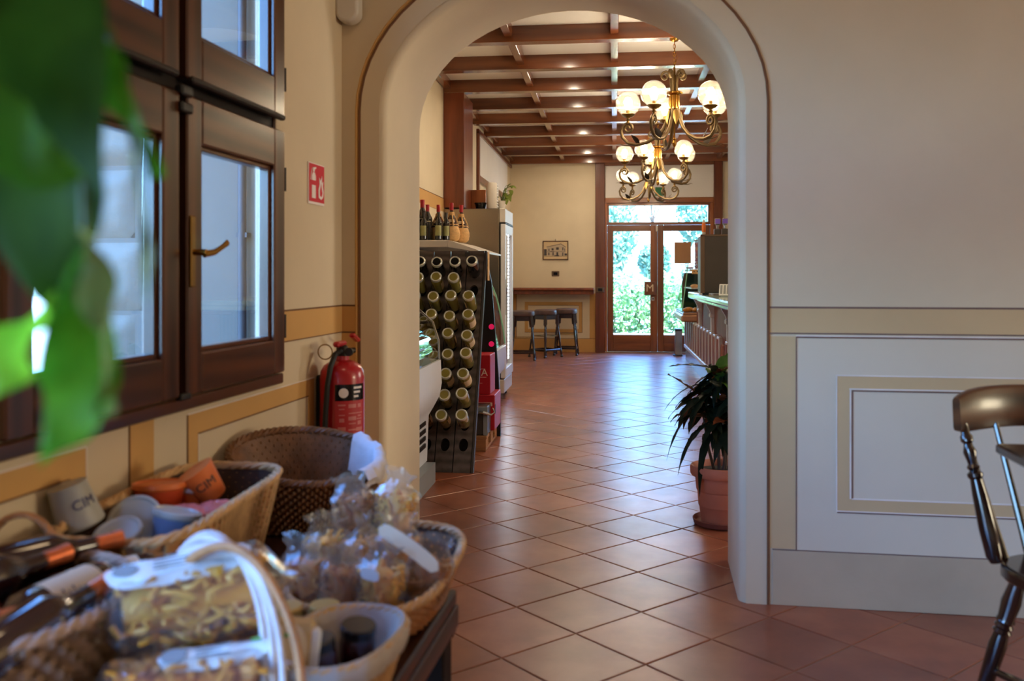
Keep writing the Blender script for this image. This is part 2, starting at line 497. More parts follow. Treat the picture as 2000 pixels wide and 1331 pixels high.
class MB:
    def __init__(self):
        self.v, self.f, self.m = [], [], []

    def add(self, vs, fs, mi=0, X=None):
        n = len(self.v)
        if X is not None:
            vs = [X @ Vector(p) for p in vs]
        self.v.extend(tuple(p) for p in vs)
        self.f.extend(tuple(i + n for i in f) for f in fs)
        self.m.extend([mi] * len(fs))
        return self

    def box(self, x0, x1, y0, y1, z0, z1, mi=0, X=None, ch=0.0):
        if x0 > x1: x0, x1 = x1, x0
        if y0 > y1: y0, y1 = y1, y0
        if z0 > z1: z0, z1 = z1, z0
        c = min(ch, (x1 - x0) * 0.45, (y1 - y0) * 0.45, (z1 - z0) * 0.45)
        if c <= 0:
            vs = [(x, y, z) for z in (z0, z1) for y in (y0, y1) for x in (x0, x1)]
            fs = [(0, 2, 3, 1), (4, 5, 7, 6), (0, 1, 5, 4), (2, 6, 7, 3), (0, 4, 6, 2), (1, 3, 7, 5)]
            return self.add(vs, fs, mi, X)
        xs, ys, zs = (x0, x1), (y0, y1), (z0, z1)
        vs, idx = [], {}
        for i in (0, 1):
            for j in (0, 1):
                for k in (0, 1):
                    for ax in range(3):
                        p = [xs[i], ys[j], zs[k]]
                        s = [1 if q == 0 else -1 for q in (i, j, k)]
                        for q in range(3):
                            if q != ax:
                                p[q] += s[q] * c
                        idx[i, j, k, ax] = len(vs)
                        vs.append(tuple(p))
        fs = []
        for ax in range(3):
            o = [q for q in range(3) if q != ax]
            for e in (0, 1):
                L = []
                for a, b in ((0, 0), (1, 0), (1, 1), (0, 1)):
                    t = [0, 0, 0]
                    t[ax] = e
                    t[o[0]] = a
                    t[o[1]] = b
                    L.append(idx[(*t, ax)])
                fs.append(tuple(L))
            for a in (0, 1):
                for b in (0, 1):
                    t0, t1 = [0, 0, 0], [0, 0, 0]
                    t0[ax], t1[ax] = 0, 1
                    t0[o[0]] = t1[o[0]] = a
                    t0[o[1]] = t1[o[1]] = b
                    fs.append((idx[(*t0, o[0])], idx[(*t1, o[0])], idx[(*t1, o[1])], idx[(*t0, o[1])]))
        for i in (0, 1):
            for j in (0, 1):
                for k in (0, 1):
                    fs.append((idx[i, j, k, 0], idx[i, j, k, 1], idx[i, j, k, 2]))
        return self.add(vs, fs, mi, X)

    def tube(self, pts, r, seg=6, mi=0, closed=False, caps=True, X=None, flat=1.0):
        pts = [Vector(p) for p in pts]
        n = len(pts)
        rr = (lambda i: r[i]) if isinstance(r, (list, tuple)) else (lambda i: r)
        vs, fs = [], []
        prev = None
        for i in range(n):
            if closed:
                t = pts[(i + 1) % n] - pts[i - 1]
            else:
                t = pts[min(i + 1, n - 1)] - pts[max(i - 1, 0)]
            if t.length < 1e-9:
                t = Vector((0, 0, 1))
            t.normalize()
            if prev is None:
                a = Vector((0, 0, 1)) if abs(t.z) < 0.9 else Vector((1, 0, 0))
                u = a - t * a.dot(t)
            else:
                u = prev - t * prev.dot(t)
                if u.length < 1e-6:
                    u = Vector((1, 0, 0)) - t * t.x
            u.normalize()
            prev = u
            w = t.cross(u)
            for k in range(seg):
                a = 2 * pi * k / seg
                vs.append(pts[i] + u * (cos(a) * rr(i)) + w * (sin(a) * rr(i) * flat))
        m = n if closed else n - 1
        for i in range(m):
            for k in range(seg):
                a, b = i * seg + k, i * seg + (k + 1) % seg
                c, d = ((i + 1) % n) * seg + (k + 1) % seg, ((i + 1) % n) * seg + k
                fs.append((a, b, c, d))
        if caps and not closed:
            fs.append(tuple(range(seg - 1, -1, -1)))
            fs.append(tuple(range((n - 1) * seg, n * seg)))
        return self.add(vs, fs, mi, X)

    def lathe(self, prof, seg=20, mi=0, X=None, sx=1.0, sy=1.0, a0=0.0, a1=None):
        """profile (r, z) from bottom to top, turned about z"""
        full = a1 is None
        a1 = a0 + 2 * pi if full else a1
        ns = seg if full else seg + 1
        vs, fs = [], []
        for r, z in prof:
            for k in range(ns):
                a = a0 + (a1 - a0) * k / seg
                vs.append((r * cos(a) * sx, r * sin(a) * sy, z))
        for i in range(len(prof) - 1):
            for k in range(seg):
                k2 = (k + 1) % ns
                fs.append((i * ns + k, i * ns + k2, (i + 1) * ns + k2, (i + 1) * ns + k))
        if full:
            if prof[0][0] > 1e-5:
                fs.append(tuple(range(ns - 1, -1, -1)))
            if prof[-1][0] > 1e-5:
                b = (len(prof) - 1) * ns
                fs.append(tuple(range(b, b + ns)))
        return self.add(vs, fs, mi, X)

    def sphere(self, c, r, seg=16, rings=10, mi=0, sz=1.0, X=None):
        prof = [(r * sin(pi * i / rings), -r * cos(pi * i / rings) * sz) for i in range(rings + 1)]
        prof[0] = (r * 0.001, prof[0][1])
        prof[-1] = (r * 0.001, prof[-1][1])
        T = Matrix.Translation(c)
        return self.lathe(prof, seg, mi, (X @ T) if X is not None else T)

    def prism(self, poly, axis, a, b, mi=0, X=None):
        """poly: 2D points in the two other axes, extruded from a to b along axis"""
        n = len(poly)

        def P(p, t):
            if axis == 'x': return (t, p[0], p[1])
            if axis == 'y': return (p[0], t, p[1])
            return (p[0], p[1], t)
        vs = [P(p, a) for p in poly] + [P(p, b) for p in poly]
        fs = [tuple(range(n - 1, -1, -1)), tuple(range(n, 2 * n))]
        fs += [(i, (i + 1) % n, n + (i + 1) % n, n + i) for i in range(n)]
        return self.add(vs, fs, mi, X)

    def mesh(self, name, mats, smooth=35):
        me = bpy.data.meshes.new(name)
        me.from_pydata(self.v, [], self.f)
        if not isinstance(mats, (list, tuple)):
            mats = [mats]
        for m in mats:
            me.materials.append(m)
        if len(mats) > 1:
            me.polygons.foreach_set('material_index', self.m)
        if smooth:
            me.polygons.foreach_set('use_smooth', [True] * len(self.f))
            me.update()
            bm_fix(me)
            me.set_sharp_from_angle(angle=radians(smooth))
        else:
            bm_fix(me)
        me.update()
        return me

    def build(self, name, mats, parent=None, smooth=35):
        o = bpy.data.objects.new(name, self.mesh(name, mats, smooth))
        COL.objects.link(o)
        if parent is not None:
            o.parent = parent
        else:
            reg(o)
        return o


import bmesh


def bm_fix(me):
    if len(me.polygons) > 60000:
        return
    bm = bmesh.new()
    bm.from_mesh(me)
    bmesh.ops.recalc_face_normals(bm, faces=bm.faces)
    bm.to_mesh(me)
    bm.free()


def tag(o, label=None, cat=None, group=None, kind=None):
    if label: o['label'] = label
    if cat: o['category'] = cat
    if group: o['group'] = group
    if kind: o['kind'] = kind
    return o


def thing(name, label, cat, loc=(0, 0, 0), rz=0.0, group=None, rot=None):
    o = bpy.data.objects.new(name, None)
    o.empty_display_size = 0.05
    COL.objects.link(o)
    o.location = loc
    o.rotation_euler = rot if rot else (0, 0, rz)
    reg(o)
    return tag(o, label, cat, group)


def setting(name, parent=None):
    o = bpy.data.objects.new(name, None)
    COL.objects.link(o)
    reg(o)
    o['kind'] = 'structure'
    return o


def copy_tree(o, label=None, parent=None, loc=None, rot=None):
    c = o.copy()
    COL.objects.link(c)
    if parent is not None:
        c.parent = parent
    else:
        reg(c)
    if label: c['label'] = label
    if loc is not None: c.location = loc
    if rot is not None: c.rotation_euler = rot
    for ch in list(KIDS.get(o.name, [])) if o.name in KIDS else [x for x in o.children]:
        copy_tree(ch, None, c)
    return c


KIDS = {}


def part(me, name, parent, loc=(0, 0, 0), rot=(0, 0, 0)):
    """link one more object that shares a mesh"""
    o = bpy.data.objects.new(name, me)
    COL.objects.link(o)
    o.parent = parent
    o.location = loc
    o.rotation_euler = rot
    return o


# lettering: mesh data made once while the scene is still small
TXT = {}


def make_text(key, body, size, ex=0.0008):
    fc = bpy.data.curves.new(key, 'FONT')
    fc.body = body
    fc.size = size
    fc.extrude = ex
    fc.align_x = 'CENTER'
    fc.align_y = 'CENTER'
    fc.resolution_u = 3
    o = bpy.data.objects.new(key, fc)
    COL.objects.link(o)
    bpy.context.view_layer.update()
    me = bpy.data.meshes.new_from_object(o.evaluated_get(bpy.context.evaluated_depsgraph_get()))
    bpy.data.objects.remove(o)
    me.name = key
    TXT[key] = me


for kx, body, sz in (('M', 'M', 0.17), ('CIM', 'CIM', 0.030), ('AVA', 'LVA', 0.075), ('Juno', 'Juno', 0.05)):
    make_text(kx, body, sz)


def text(key, m, parent, loc, rot=(pi / 2, 0, 0), name='lettering'):
    me = TXT[key].copy()
    me.materials.clear()
    me.materials.append(m)
    return part(me, name, parent, loc, rot)


# ------------------------------------------------------------------ floor
floor = setting('floor')
g = MB()
g.box(-4.2, 8.6, -3.6, 15.35, -0.12, -0.003)
g.build('grout_bed', M['grout'], floor)
TP = 0.330
s = TP / 2 - 0.0028
c = 0.003
vt = [(-s, -s, -0.008), (s, -s, -0.008), (s, s, -0.008), (-s, s, -0.008),
      (-s, -s, -c * 0.5), (s, -s, -c * 0.5), (s, s, -c * 0.5), (-s, s, -c * 0.5),
      (-s + c, -s + c, 0), (s - c, -s + c, 0), (s - c, s - c, 0), (-s + c, s - c, 0)]
ft = [(8, 9, 10, 11)] + [(i, (i + 1) % 4, 4 + (i + 1) % 4, 4 + i) for i in range(4)] + [(4 + i, 4 + (i + 1) % 4, 8 + (i + 1) % 4, 8 + i) for i in range(4)]
tb = MB()
tb.add(vt, ft)
tile_me = tb.mesh('floor_tile', M['tile'], smooth=0)
A45 = radians(45)
E1 = Vector((cos(A45), sin(A45), 0)) * TP
E2 = Vector((cos(A45), -sin(A45), 0)) * TP
P0 = Vector((-0.1345, 3.693, 0)) + (E1 + E2) * 0.5
near, far = [], []
for i in range(-40, 70):
    for j in range(-60, 50):
        p = P0 + E1 * i + E2 * j
        if not (-4.0 < p.x < 8.4 and -3.4 < p.y < 15.4):
            continue
        r = p.x * 0.9939 + p.y * 0.1104
        d = -p.x * 0.1104 + p.y * 0.9939
        inview = d > 2.5 and -0.13 * d - 0.25 < r < 0.58 * d + 0.25 and p.y < 10.2
        if p.y > 4.4 and (p.x > 0.75 or p.x < -1.25):
            inview = False
        (near if inview else far).append((d, p))
near.sort(key=lambda q: q[0])
for q in near[300:]:
    far.append(q)
for d, p in near[:300]:
    part(tile_me, 'floor_tile', floor, (p.x, p.y, random.uniform(-0.0006, 0.0006)),
         (random.gauss(0, 0.0012), random.gauss(0, 0.0012), A45 + random.choice((0, 1, 2, 3)) * pi / 2))
fb = MB()
for d, p in far:
    X = Matrix.Translation((p.x, p.y, random.uniform(-0.0006, 0.0006))) @ Euler((random.gauss(0, 0.0012), random.gauss(0, 0.0012), A45)).to_matrix().to_4x4()
    fb.add(vt, ft, 0, X)
o = fb.build('floor_tile', M['tile'], floor, smooth=0)
o['kind'] = 'stuff'

# ------------------------------------------------------------------ front room shell (turned slightly)
FRONT = True
AX0, AX1, AY0, AY1 = -1.104, 0.296, 3.62, 4.17      # arch opening
ACX, AHW, ASPR, ARISE = (AX0 + AX1) / 2, (AX1 - AX0) / 2, 1.92, 0.53
FTOP = 3.3


def arch_path(off=0.0, n=28, dx=0.0):
    """points from left foot over the top to right foot, opening widened by off"""
    p = [(AX0 - off + dx, z) for z in (0.0, 0.5, 1.0, 1.5)]
    for k in range(n + 1):
        a = pi - pi * k / n
        p.append((ACX + dx + (AHW + off) * cos(a), ASPR + (ARISE + off) * sin(a)))
    p += [(AX1 + off + dx, z) for z in (1.5, 1.0, 0.5, 0.0)]
    return p


b = MB()
WX0, WX1 = -1.36, 8.3
rings = []
prof = [(AY0, 0.030), (AY0 + 0.006, 0.016), (AY0 + 0.018, 0.005), (AY0 + 0.035, 0.0), (AY1 - 0.03, 0.0), (AY1 - 0.01, 0.006), (AY1, 0.025)]
n = len(arch_path())
for y, off in prof:
    sp = -0.004 * (y - AY0) / (AY1 - AY0)
    rings.append([(x, y, z) for x, z in arch_path(off + sp)])
vs = [p for rg in rings for p in rg]
fs = []
for i in range(len(rings) - 1):
    for k in range(n - 1):
        fs.append((i * n + k, i * n + k + 1, (i + 1) * n + k + 1, (i + 1) * n + k))
b.add(vs, fs)
for y, rg in ((AY0, rings[0]), (AY1, rings[-1])):
    vs, fs = [], []
    for x, yy, z in rg:
        vs.append((x, y, z))
    for k, (x, yy, z) in enumerate(rg):
        if z <= ASPR - 0.2:
            vs.append((WX0 if x < ACX else WX1, y, z))
        else:
            t = (x - rg[4][0]) / (rg[-5][0] - rg[4][0])
            vs.append((WX0 + (WX1 - WX0) * min(1, max(0, t)), y, FTOP))
    for k in range(n - 1):
        fs.append((k, k + 1, n + k + 1, n + k))
    b.add(vs, fs)
wall_front = b.build('wall_front', M['wall'])
tag(wall_front, kind='structure')
wall_front['label'] = 'cream plastered wall with a wide arched opening'

# raised surround of the arch, and the painted line around it
b = MB()
po, pi_ = arch_path(0.104), arch_path(0.026)
vs = [(x, AY0 - 0.006, z) for x, z in po] + [(x, AY0 - 0.006, z) for x, z in pi_] + [(x, AY0 + 0.001, z) for x, z in po]
fs = []
for k in range(n - 1):
    fs += [(k, k + 1, n + k + 1, n + k), (k, k + 1, 2 * n + k + 1, 2 * n + k)]
b.add(vs, fs)
surround = b.build('arch_surround', M['wall'], wall_front)
b = MB()
b.tube([(x, AY0 - 0.002, z) for x, z in arch_path(0.108)], 0.007, 6)
b.build('painted_line', M['line'], wall_front)
b = MB()
pl = [(x, AY0 - 0.002, z) for x, z in arch_path(0.122) if x < ACX + 0.62]
b.tube(pl, 0.007, 4)
b.build('painted_line', M['ochre'], wall_front)


def frame_y(bm, x0, x1, z0, z1, w, y, t=0.0015, mi=0):
    bm.box(x0, x1, y - t, y, z1 - w, z1, mi)
    bm.box(x0, x1, y - t, y, z0, z0 + w, mi)
    bm.box(x0, x0 + w, y - t, y, z0 + w, z1 - w, mi)
    bm.box(x1 - w, x1, y - t, y, z0 + w, z1 - w, mi)


# painted dado of the right hand wall
Y = AY0
b = MB()
b.box(0.408, 7.99, Y - 0.002, Y, 1.036, 1.131)
b.box(0.408, 0.508, Y - 0.002, Y, 0.215, 1.022)
b.box(2.35, 2.45, Y - 0.002, Y, 0.215, 1.022)
frame_y(b, 0.657, 2.20, 0.363, 0.874, 0.052, Y, 0.002)
b.build('painted_border', M['ochre_r'], wall_front)
b = MB()
b.box(0.51, 2.349, Y - 0.0012, Y, 0.213, 1.02)
b.build('painted_panel', M['panel'], wall_front)
b = MB()
b.box(0.402, 7.99, Y - 0.0032, Y, 1.128, 1.135)
b.box(0.404, 7.99, Y - 0.0032, Y, 1.031, 1.036)
b.box(0.508, 2.35, Y - 0.0032, Y, 1.016, 1.022)
b.box(0.506, 0.510, Y - 0.0032, Y, 0.213, 1.02)
b.box(0.42, 7.99, Y - 0.0032, Y, 0.209, 0.2125)
b.box(0.709, 2.148, Y - 0.0032, Y, 0.817, 0.822)
b.box(0.709, 0.714, Y - 0.0032, Y, 0.415, 0.82)
b.box(0.657, 2.2, Y - 0.0032, Y, 0.359, 0.3635)
b.build('painted_line', M['line_r'], wall_front)
b = MB()
b.box(0.508, 2.35, Y - 0.0032, Y, 1.022, 1.027)
b.box(0.653, 2.2, Y - 0.0032, Y, 0.874, 0.879)
b.box(0.653, 0.657, Y - 0.0032, Y, 0.363, 0.876)
b.box(0.700, 2.15, Y - 0.0032, Y, 0.8235, 0.829)
b.box(0.7015, 0.707, Y - 0.0032, Y, 0.413, 0.826)
b.box(0.709, 2.15, Y - 0.0032, Y, 0.411, 0.416)
b.box(0.657, 2.2, Y - 0.0032, Y, 0.364, 0.368)
b.build('painted_line', M['lightline'], wall_front)
b = MB()
b.box(0.42, 7.99, Y - 0.004, Y, 0.0, 0.208, ch=0.002)
tag(b.build('baseboard_right', M['plinth']), kind='structure')

# left wall with the window opening
LX = -1.29
b = MB()
YW0, YW1, ZW0, ZW1 = 1.62, 2.965, 0.93, 2.62
b.box(LX - 0.075, LX, 1.0, AY0, -0.1, ZW0)
b.box(LX - 0.075, LX, YW1, AY0, ZW0, FTOP)
b.box(LX - 0.075, LX, YW0, YW1, ZW1, FTOP)
b.box(LX - 0.075, LX, 1.0, YW0, ZW0, FTOP)
b.box(LX - 0.075, LX, -3.4, -1.8, -0.1, FTOP)
b.box(LX - 0.075, LX, -1.8, 1.0, 1.55, FTOP)  # head of the added opening, kept low so its daylight falls low
wall_left = b.build('wall_left', M['wall'])
tag(wall_left, kind='structure')


def frame_x(bm, y0, y1, z0, z1, w, x, t=0.002, mi=0):
    bm.box(x, x + t, y0, y1, z1 - w, z1, mi)
    bm.box(x, x + t, y0, y1, z0, z0 + w, mi)
    bm.box(x, x + t, y0, y0 + w, z0 + w, z1 - w, mi)
    bm.box(x, x + t, y1 - w, y1, z0 + w, z1 - w, mi)


b = MB()
b.box(LX, LX + 0.002, 2.985, AY0, 1.024, 1.129)
b.box(LX, AX0 - 0.11, AY0 - 0.002, AY0, 1.024, 1.129)
b.box(LX, AX0 - 0.11, AY0 - 0.002, AY0, 0.0, 1.020)
b.box(LX, LX + 0.002, 2.087, 2.197, 0.2, 0.885)
frame_x(b, 2.37, 3.31, 0.30, 0.866, 0.058, LX)
frame_x(b, 0.75, 1.912, 0.30, 0.86, 0.058, LX)
b.build('painted_border', M['ochre'], wall_left)
b = MB()
b.box(LX, LX + 0.003, 2.985, AY0, 1.127, 1.133)
b.box(LX, LX + 0.003, 2.985, AY0, 1.020, 1.024)
b.box(LX, AX0 - 0.11, AY0 - 0.003, AY0, 1.127, 1.133)
b.box(LX, AX0 - 0.11, AY0 - 0.003, AY0, 1.018, 1.024)
b.box(LX, LX + 0.003, 2.427, 3.252, 0.804, 0.808)
b.box(LX, LX + 0.003, 2.085, 2.089, 0.2, 0.885)
b.box(LX, LX + 0.003, 2.367, 2.371, 0.3, 0.866)
b.box(LX, LX + 0.003, 1.851, 1.855, 0.36, 0.802)
b.box(LX, LX + 0.003, 0.8, 1.853, 0.799, 0.803)
b.build('painted_line', M['line'], wall_left)
b = MB()
b.box(LX, LX + 0.003, 2.37, 3.31, 0.866, 0.870)
b.box(LX, LX + 0.003, 0.75, 1.914, 0.860, 0.864)
b.box(LX, LX + 0.003, 1.912, 1.916, 0.3, 0.862)
b.box(LX, LX + 0.003, 2.427, 2.431, 0.35, 0.806)
b.build('painted_line', M['lightline'], wall_left)

b = MB()
b.box(-1.40, 8.4, -3.5, AY1 + 0.05, FTOP, FTOP + 0.15)
tag(b.build('ceiling_front', M['ceil']), kind='structure')
bpy.data.objects['ceiling_front'].name = 'ceiling'
b = MB()
b.box(-2.2, -1.36, -3.5, 4.45, 3.42, 3.52)
tag(b.build('added_shade_eave', M['ceil']), kind='structure')  # unseen overhang, added to keep sky light off the outer wall
b = MB()
b.box(8.0, 8.25, -3.4, AY0, -0.1, FTOP)
tag(b.build('wall_right', M['wall']), kind='structure')
b = MB()
b.box(-1.36, 8.2, -3.4, -3.2, -0.1, FTOP)
tag(b.build('wall_back', M['wall']), kind='structure')

# ------------------------------------------------------------------ window of the front room
win = setting('window_1')
XF = -1.262
YM = 2.300


def casement(y0, y1, z0, z1, hinge_right, lower):
    st, rl_b, rl_t = 0.083, (0.112 if lower else 0.125), (0.125 if lower else 0.10)
    b = MB()
    X0, X1 = -1.318, XF
    c = 0.005
    b.box(X0, X1, y0, y0 + st, z0, z1, 0, ch=c)
    b.box(X0, X1, y1 - st, y1, z0, z1, 0, ch=c)
    b.box(X0, X1, y0 + st, y1 - st, z0, z0 + rl_b, 1, ch=c)
    b.box(X0, X1, y0 + st, y1 - st, z1 - rl_t, z1, 1, ch=c)
    # glazing bead, set back
    i = 0.014
    ya, yb, za, zb = y0 + st, y1 - st, z0 + rl_b, z1 - rl_t
    b.box(X0 + 0.005, X1 - 0.016, ya, ya + i, za, zb, 0, ch=0.003)
    b.box(X0 + 0.005, X1 - 0.016, yb - i, yb, za, zb, 0, ch=0.003)
    b.box(X0 + 0.005, X1 - 0.016, ya + i, yb - i, za, za + i, 1, ch=0.003)
    b.box(X0 + 0.005, X1 - 0.016, ya + i, yb - i, zb - i, zb, 1, ch=0.003)
    if not lower:
        b.box(X1 - 0.01, X1 + 0.012, y0 + 0.01, y1 - 0.02, z0 - 0.012, z0 + 0.006, 2, ch=0.005)   # drip bar
    o = b.build('casement', [M['win_wood'], M['win_wood_h'], M['win_dark']], win)
    p = MB()
    p.box(-1.299, -1.295, ya + 0.004, yb - 0.004, za + 0.004, zb - 0.004)
    p.build('pane', M['glass'], o, 0)
    return o


lowR = casement(YM + 0.020, 2.975, 0.925, 1.742, True, True)
lowL = casement(1.62, YM - 0.020, 0.925, 1.742, False, True)
upR = casement(YM + 0.020, 2.975, 1.788, 2.60, True, False)
upL = casement(1.62, YM - 0.020, 1.788, 2.60, False, False)
b = MB()
b.box(-1.36, -1.292, 1.56, 2.99, 0.882, 0.925, 1, ch=0.004)
b.box(-1.345, XF - 0.006, 1.56, 2.978, 0.886, 0.921, 1, ch=0.004)
b.box(-1.36, -1.292, 1.56, 2.99, 2.60, 2.66, 1, ch=0.004)
b.box(-1.36, -1.292, 1.56, 1.63, 0.925, 2.60, 0, ch=0.004)
b.box(-1.322, -1.292, 2.955, 2.99, 0.925, 2.60, 0, ch=0.004)
b.box(-1.36, -1.30, YM - 0.035, YM + 0.035, 0.925, 2.60, 2)  # near-black colour on these inner members stands in for shade in the gaps
b.box(-1.36, -1.30, 1.62, 2.96, 1.735, 1.795, 2)
b.build('window_frame', [M['win_wood'], M['win_wood_h'], M['win_dark']], win)
b = MB()
for z in (1.745, 1.70):
    b.box(XF - 0.012, XF + 0.014, YM - 0.03, YM + 0.03, z - 0.012, z + 0.016, ch=0.005)
b.box(XF - 0.012, XF + 0.010, YM - 0.026, YM + 0.026, 0.918, 0.935, ch=0.004)
b.build('bolt_keep', M['black'], win)
for z in (1.58, 1.08):
    b = MB()
    b.tube([(XF - 0.002, 2.979, z - 0.04), (XF - 0.002, 2.979, z + 0.04)], 0.005, 8)
    b.build('hinge', M['black'], win)
for z in (1.92,):
    b = MB()
    b.tube([(XF - 0.002, 2.979, z - 0.04), (XF - 0.002, 2.979, z + 0.04)], 0.005, 8)
    b.build('hinge', M['black'], win)
b = MB()
b.box(XF - 0.002, XF + 0.008, 2.328, 2.352, 1.22, 1.415, ch=0.003)
b.build('handle_plate', M['brass_dull'], win)
b = MB()
b.tube([(XF, 2.34, 1.315), (XF + 0.045, 2.34, 1.315)], 0.009, 10)
b.tube([(XF + 0.04, 2.335, 1.310), (XF + 0.047, 2.38, 1.316), (XF + 0.05, 2.415, 1.33), (XF + 0.05, 2.45, 1.345)], [0.010, 0.009, 0.008, 0.010], 10, flat=0.7)
b.build('window_handle', M['brass'], win)

# outer wing wall seen through the window, with rusticated corner stones
b = MB()
b.box(-3.02, -1.33, 4.5, 4.8, -0.12, 4.2)
b.box(-1.40, -1.33, 4.10, 4.5, -0.12, 3.4)
ow = b.build('wall_outer', M['ext_wall'])
tag(ow, kind='structure')
qi = 0
z = -0.10
while z < 3.6:
    h = 0.385
    w = 0.335 if qi % 2 else 0.275
    b = MB()
    # rough face: a grid with random relief inside a drafted margin
    nx, nz = 9, 10
    vs, fs = [], []
    rnd = random.Random(qi)
    for iz in range(nz + 1):
        for ix in range(nx + 1):
            e = ix in (0, nx) or iz in (0, nz)
            e2 = ix in (1, nx - 1) or iz in (1, nz - 1)
            dy = 0.0 if e else (-0.02 if e2 else -0.032 - rnd.random() * 0.012)
            vs.append((-3.02 + w * ix / nx, 4.5 + dy, z + 0.012 + (h - 0.024) * iz / nz))
    for iz in range(nz):
        for ix in range(nx):
            a = iz * (nx + 1) + ix
            fs.append((a, a + 1, a + nx + 2, a + nx + 1))
    b.add(vs, fs)
    b.build('stone_block', M['stone'], ow, 60)
    z += h
    qi += 1
b = MB()
b.tube([(-2.125, 4.46, -0.1), (-2.125, 4.46, 4.1)], 0.022, 12)
for zz in (0.6, 1.45, 2.3):
    b.box(-2.155, -2.095, 4.45, 4.505, zz, zz + 0.025)
tag(b.build('drain_pipe', M['pipe']), 'dark brown downpipe on the pale outer wall beyond the window', 'pipe')
FRONT = False

b = MB()
b.box(-40, 40, -40, 60, -0.35, -0.13)
tag(b.build('terrace_ground', M['pave']), kind='structure')

# ------------------------------------------------------------------ back room shell
BLX, BFY, BCZ = -1.71, 15.2, 3.22
b = MB()
b.box(BLX - 0.1, BLX, 4.70, 15.5, -0.1, 3.5)
wl = b.build('wall_left', M['wall_back'])
tag(wl, kind='structure')
wl.name = 'wall_back_left'
b = MB()
b.box(2.6, 2.9, 3.6, 15.5, -0.1, 3.5)
tag(b.build('wall_back_right', M['wall_back']), kind='structure')
DX0, DX1, DZT, TZ1 = -0.125, 1.545, 2.10, 2.445
b = MB()
b.box(BLX, DX0 - 0.05, BFY, BFY + 0.3, -0.1, 3.5)
b.box(DX1 + 0.05, 2.6, BFY, BFY + 0.3, -0.1, 3.5)
b.box(DX0 - 0.05, DX1 + 0.05, BFY, BFY + 0.3, 2.46, 3.5)
wf = b.build('wall_far', M['wall_back'])
tag(wf, kind='structure')
Y = BFY
b = MB()
frame_y(b, -1.476, -0.528, 0.323, 0.826, 0.055, Y, 0.003)
b.box(-0.405, -0.31, Y - 0.003, Y, 0.222, 0.97)
b.box(-1.70, -1.62, Y - 0.003, Y, 0.222, 0.97)
b.box(BLX, -0.31, Y - 0.004, Y, 0.0, 0.219)
b.build('painted_border', M['ochre'], wf)
b = MB()
b.box(BLX, -0.31, Y - 0.005, Y, 0.219, 0.226)
b.box(-1.42, -0.58, Y - 0.004, Y, 0.765, 0.771)
b.box(-0.531, -0.524, Y - 0.004, Y, 0.323, 0.826)
b.box(-1.476, -0.525, Y - 0.004, Y, 0.319, 0.325)
b.box(-1.62, -1.612, Y - 0.004, Y, 0.222, 0.97)
b.build('painted_line', M['line'], wf)
b = MB()
b.box(BLX, BLX + 0.003, 4.6, 9.2, 1.90, 2.03)
b.box(BLX, BLX + 0.003, 10.0, 15.2, 0, 0.219)
b.build('painted_border', M['ochre'], wl)
b = MB()
b.box(BLX, BLX + 0.004, 4.6, 9.2, 2.03, 2.036)
b.build('painted_line', M['line'], wl)

b = MB()
b.box(BLX - 0.3, 2.9, AY1 - 0.45, 15.5, BCZ, BCZ + 0.15)
ceil = b.build('ceiling_back_room', M['ceil'])
tag(ceil, kind='structure')
ceil.name = 'ceiling_back'

# ceiling beams and battens: parts of the ceiling
for k in range(-2, 9):
    y = 7.20 + 0.965 * k
    if k == 8:
        y = BFY - 0.16
    b = MB()
    b.box(BLX, 2.6, y, y + 0.115, 3.095, BCZ + 0.01, ch=0.005)
    b.build('ceiling_beam', M['beam'], ceil)
for x in (-1.665, -0.83, 0.0, 0.83, 1.66):
    b = MB()
    b.box(x - 0.032, x + 0.032, 4.5, BFY - 0.05, 3.135, BCZ + 0.01, ch=0.004)
    b.build('ceiling_batten', M['purlin'], ceil)

# recessed spots
for i, (sx, sy) in enumerate(SPOTS):
    t = thing('ceiling_spot', '%s small lit recessed ceiling spot, counted from the arch' % ('nearest', 'second', 'third', 'fourth', 'fifth', 'sixth and farthest')[i], 'light', (sx, sy, BCZ), group='ceiling spots')
    b = MB()
    b.lathe([(0.032, -0.012), (0.052, -0.012), (0.054, 0.002), (0.030, 0.002)], 20)
    b.build('rim', M['white'], t)
    b = MB()
    b.lathe([(0.0005, -0.010), (0.031, -0.009)], 16)
    b.build('lamp', M['spot'], t)

# far wall: timber posts, header, white panel above the door
def tr(name, args, m, par=None):
    b = MB()
    for q in args:
        b.box(*q, ch=0.006)
    o = b.build(name, m, par)
    if par is None:
        tag(o, kind='structure')
    return o


frm = setting('trim_1')
tr('post', [(-0.310, -0.155, Y - 0.07, Y + 0.02, 0, 3.10)], M['post'], frm)
tr('post', [(1.60, 1.735, Y - 0.07, Y + 0.02, 0, 3.10)], M['post'], frm)
tr('post', [(2.0, 2.1, Y - 0.06, Y + 0.02, 0, 3.10)], M['post'], frm)
tr('header', [(-0.155, 1.60, Y - 0.055, Y + 0.02, 2.445, 2.53)], M['door_wood_h'], frm)
tr('header', [(-0.155, 1.60, Y - 0.055, Y + 0.02, 3.06, 3.10)], M['door_wood_h'], frm)
tr('white_panel', [(-0.155, 1.60, Y - 0.02, Y + 0.01, 2.53, 3.06)], M['ceil'], frm)
tr('door_jamb', [(-0.155, -0.118, Y - 0.04, Y + 0.12, 0, 2.445)], M['door_wood'], frm)
tr('door_jamb', [(1.538, 1.60, Y - 0.04, Y + 0.12, 0, 2.445)], M['door_wood'], frm)

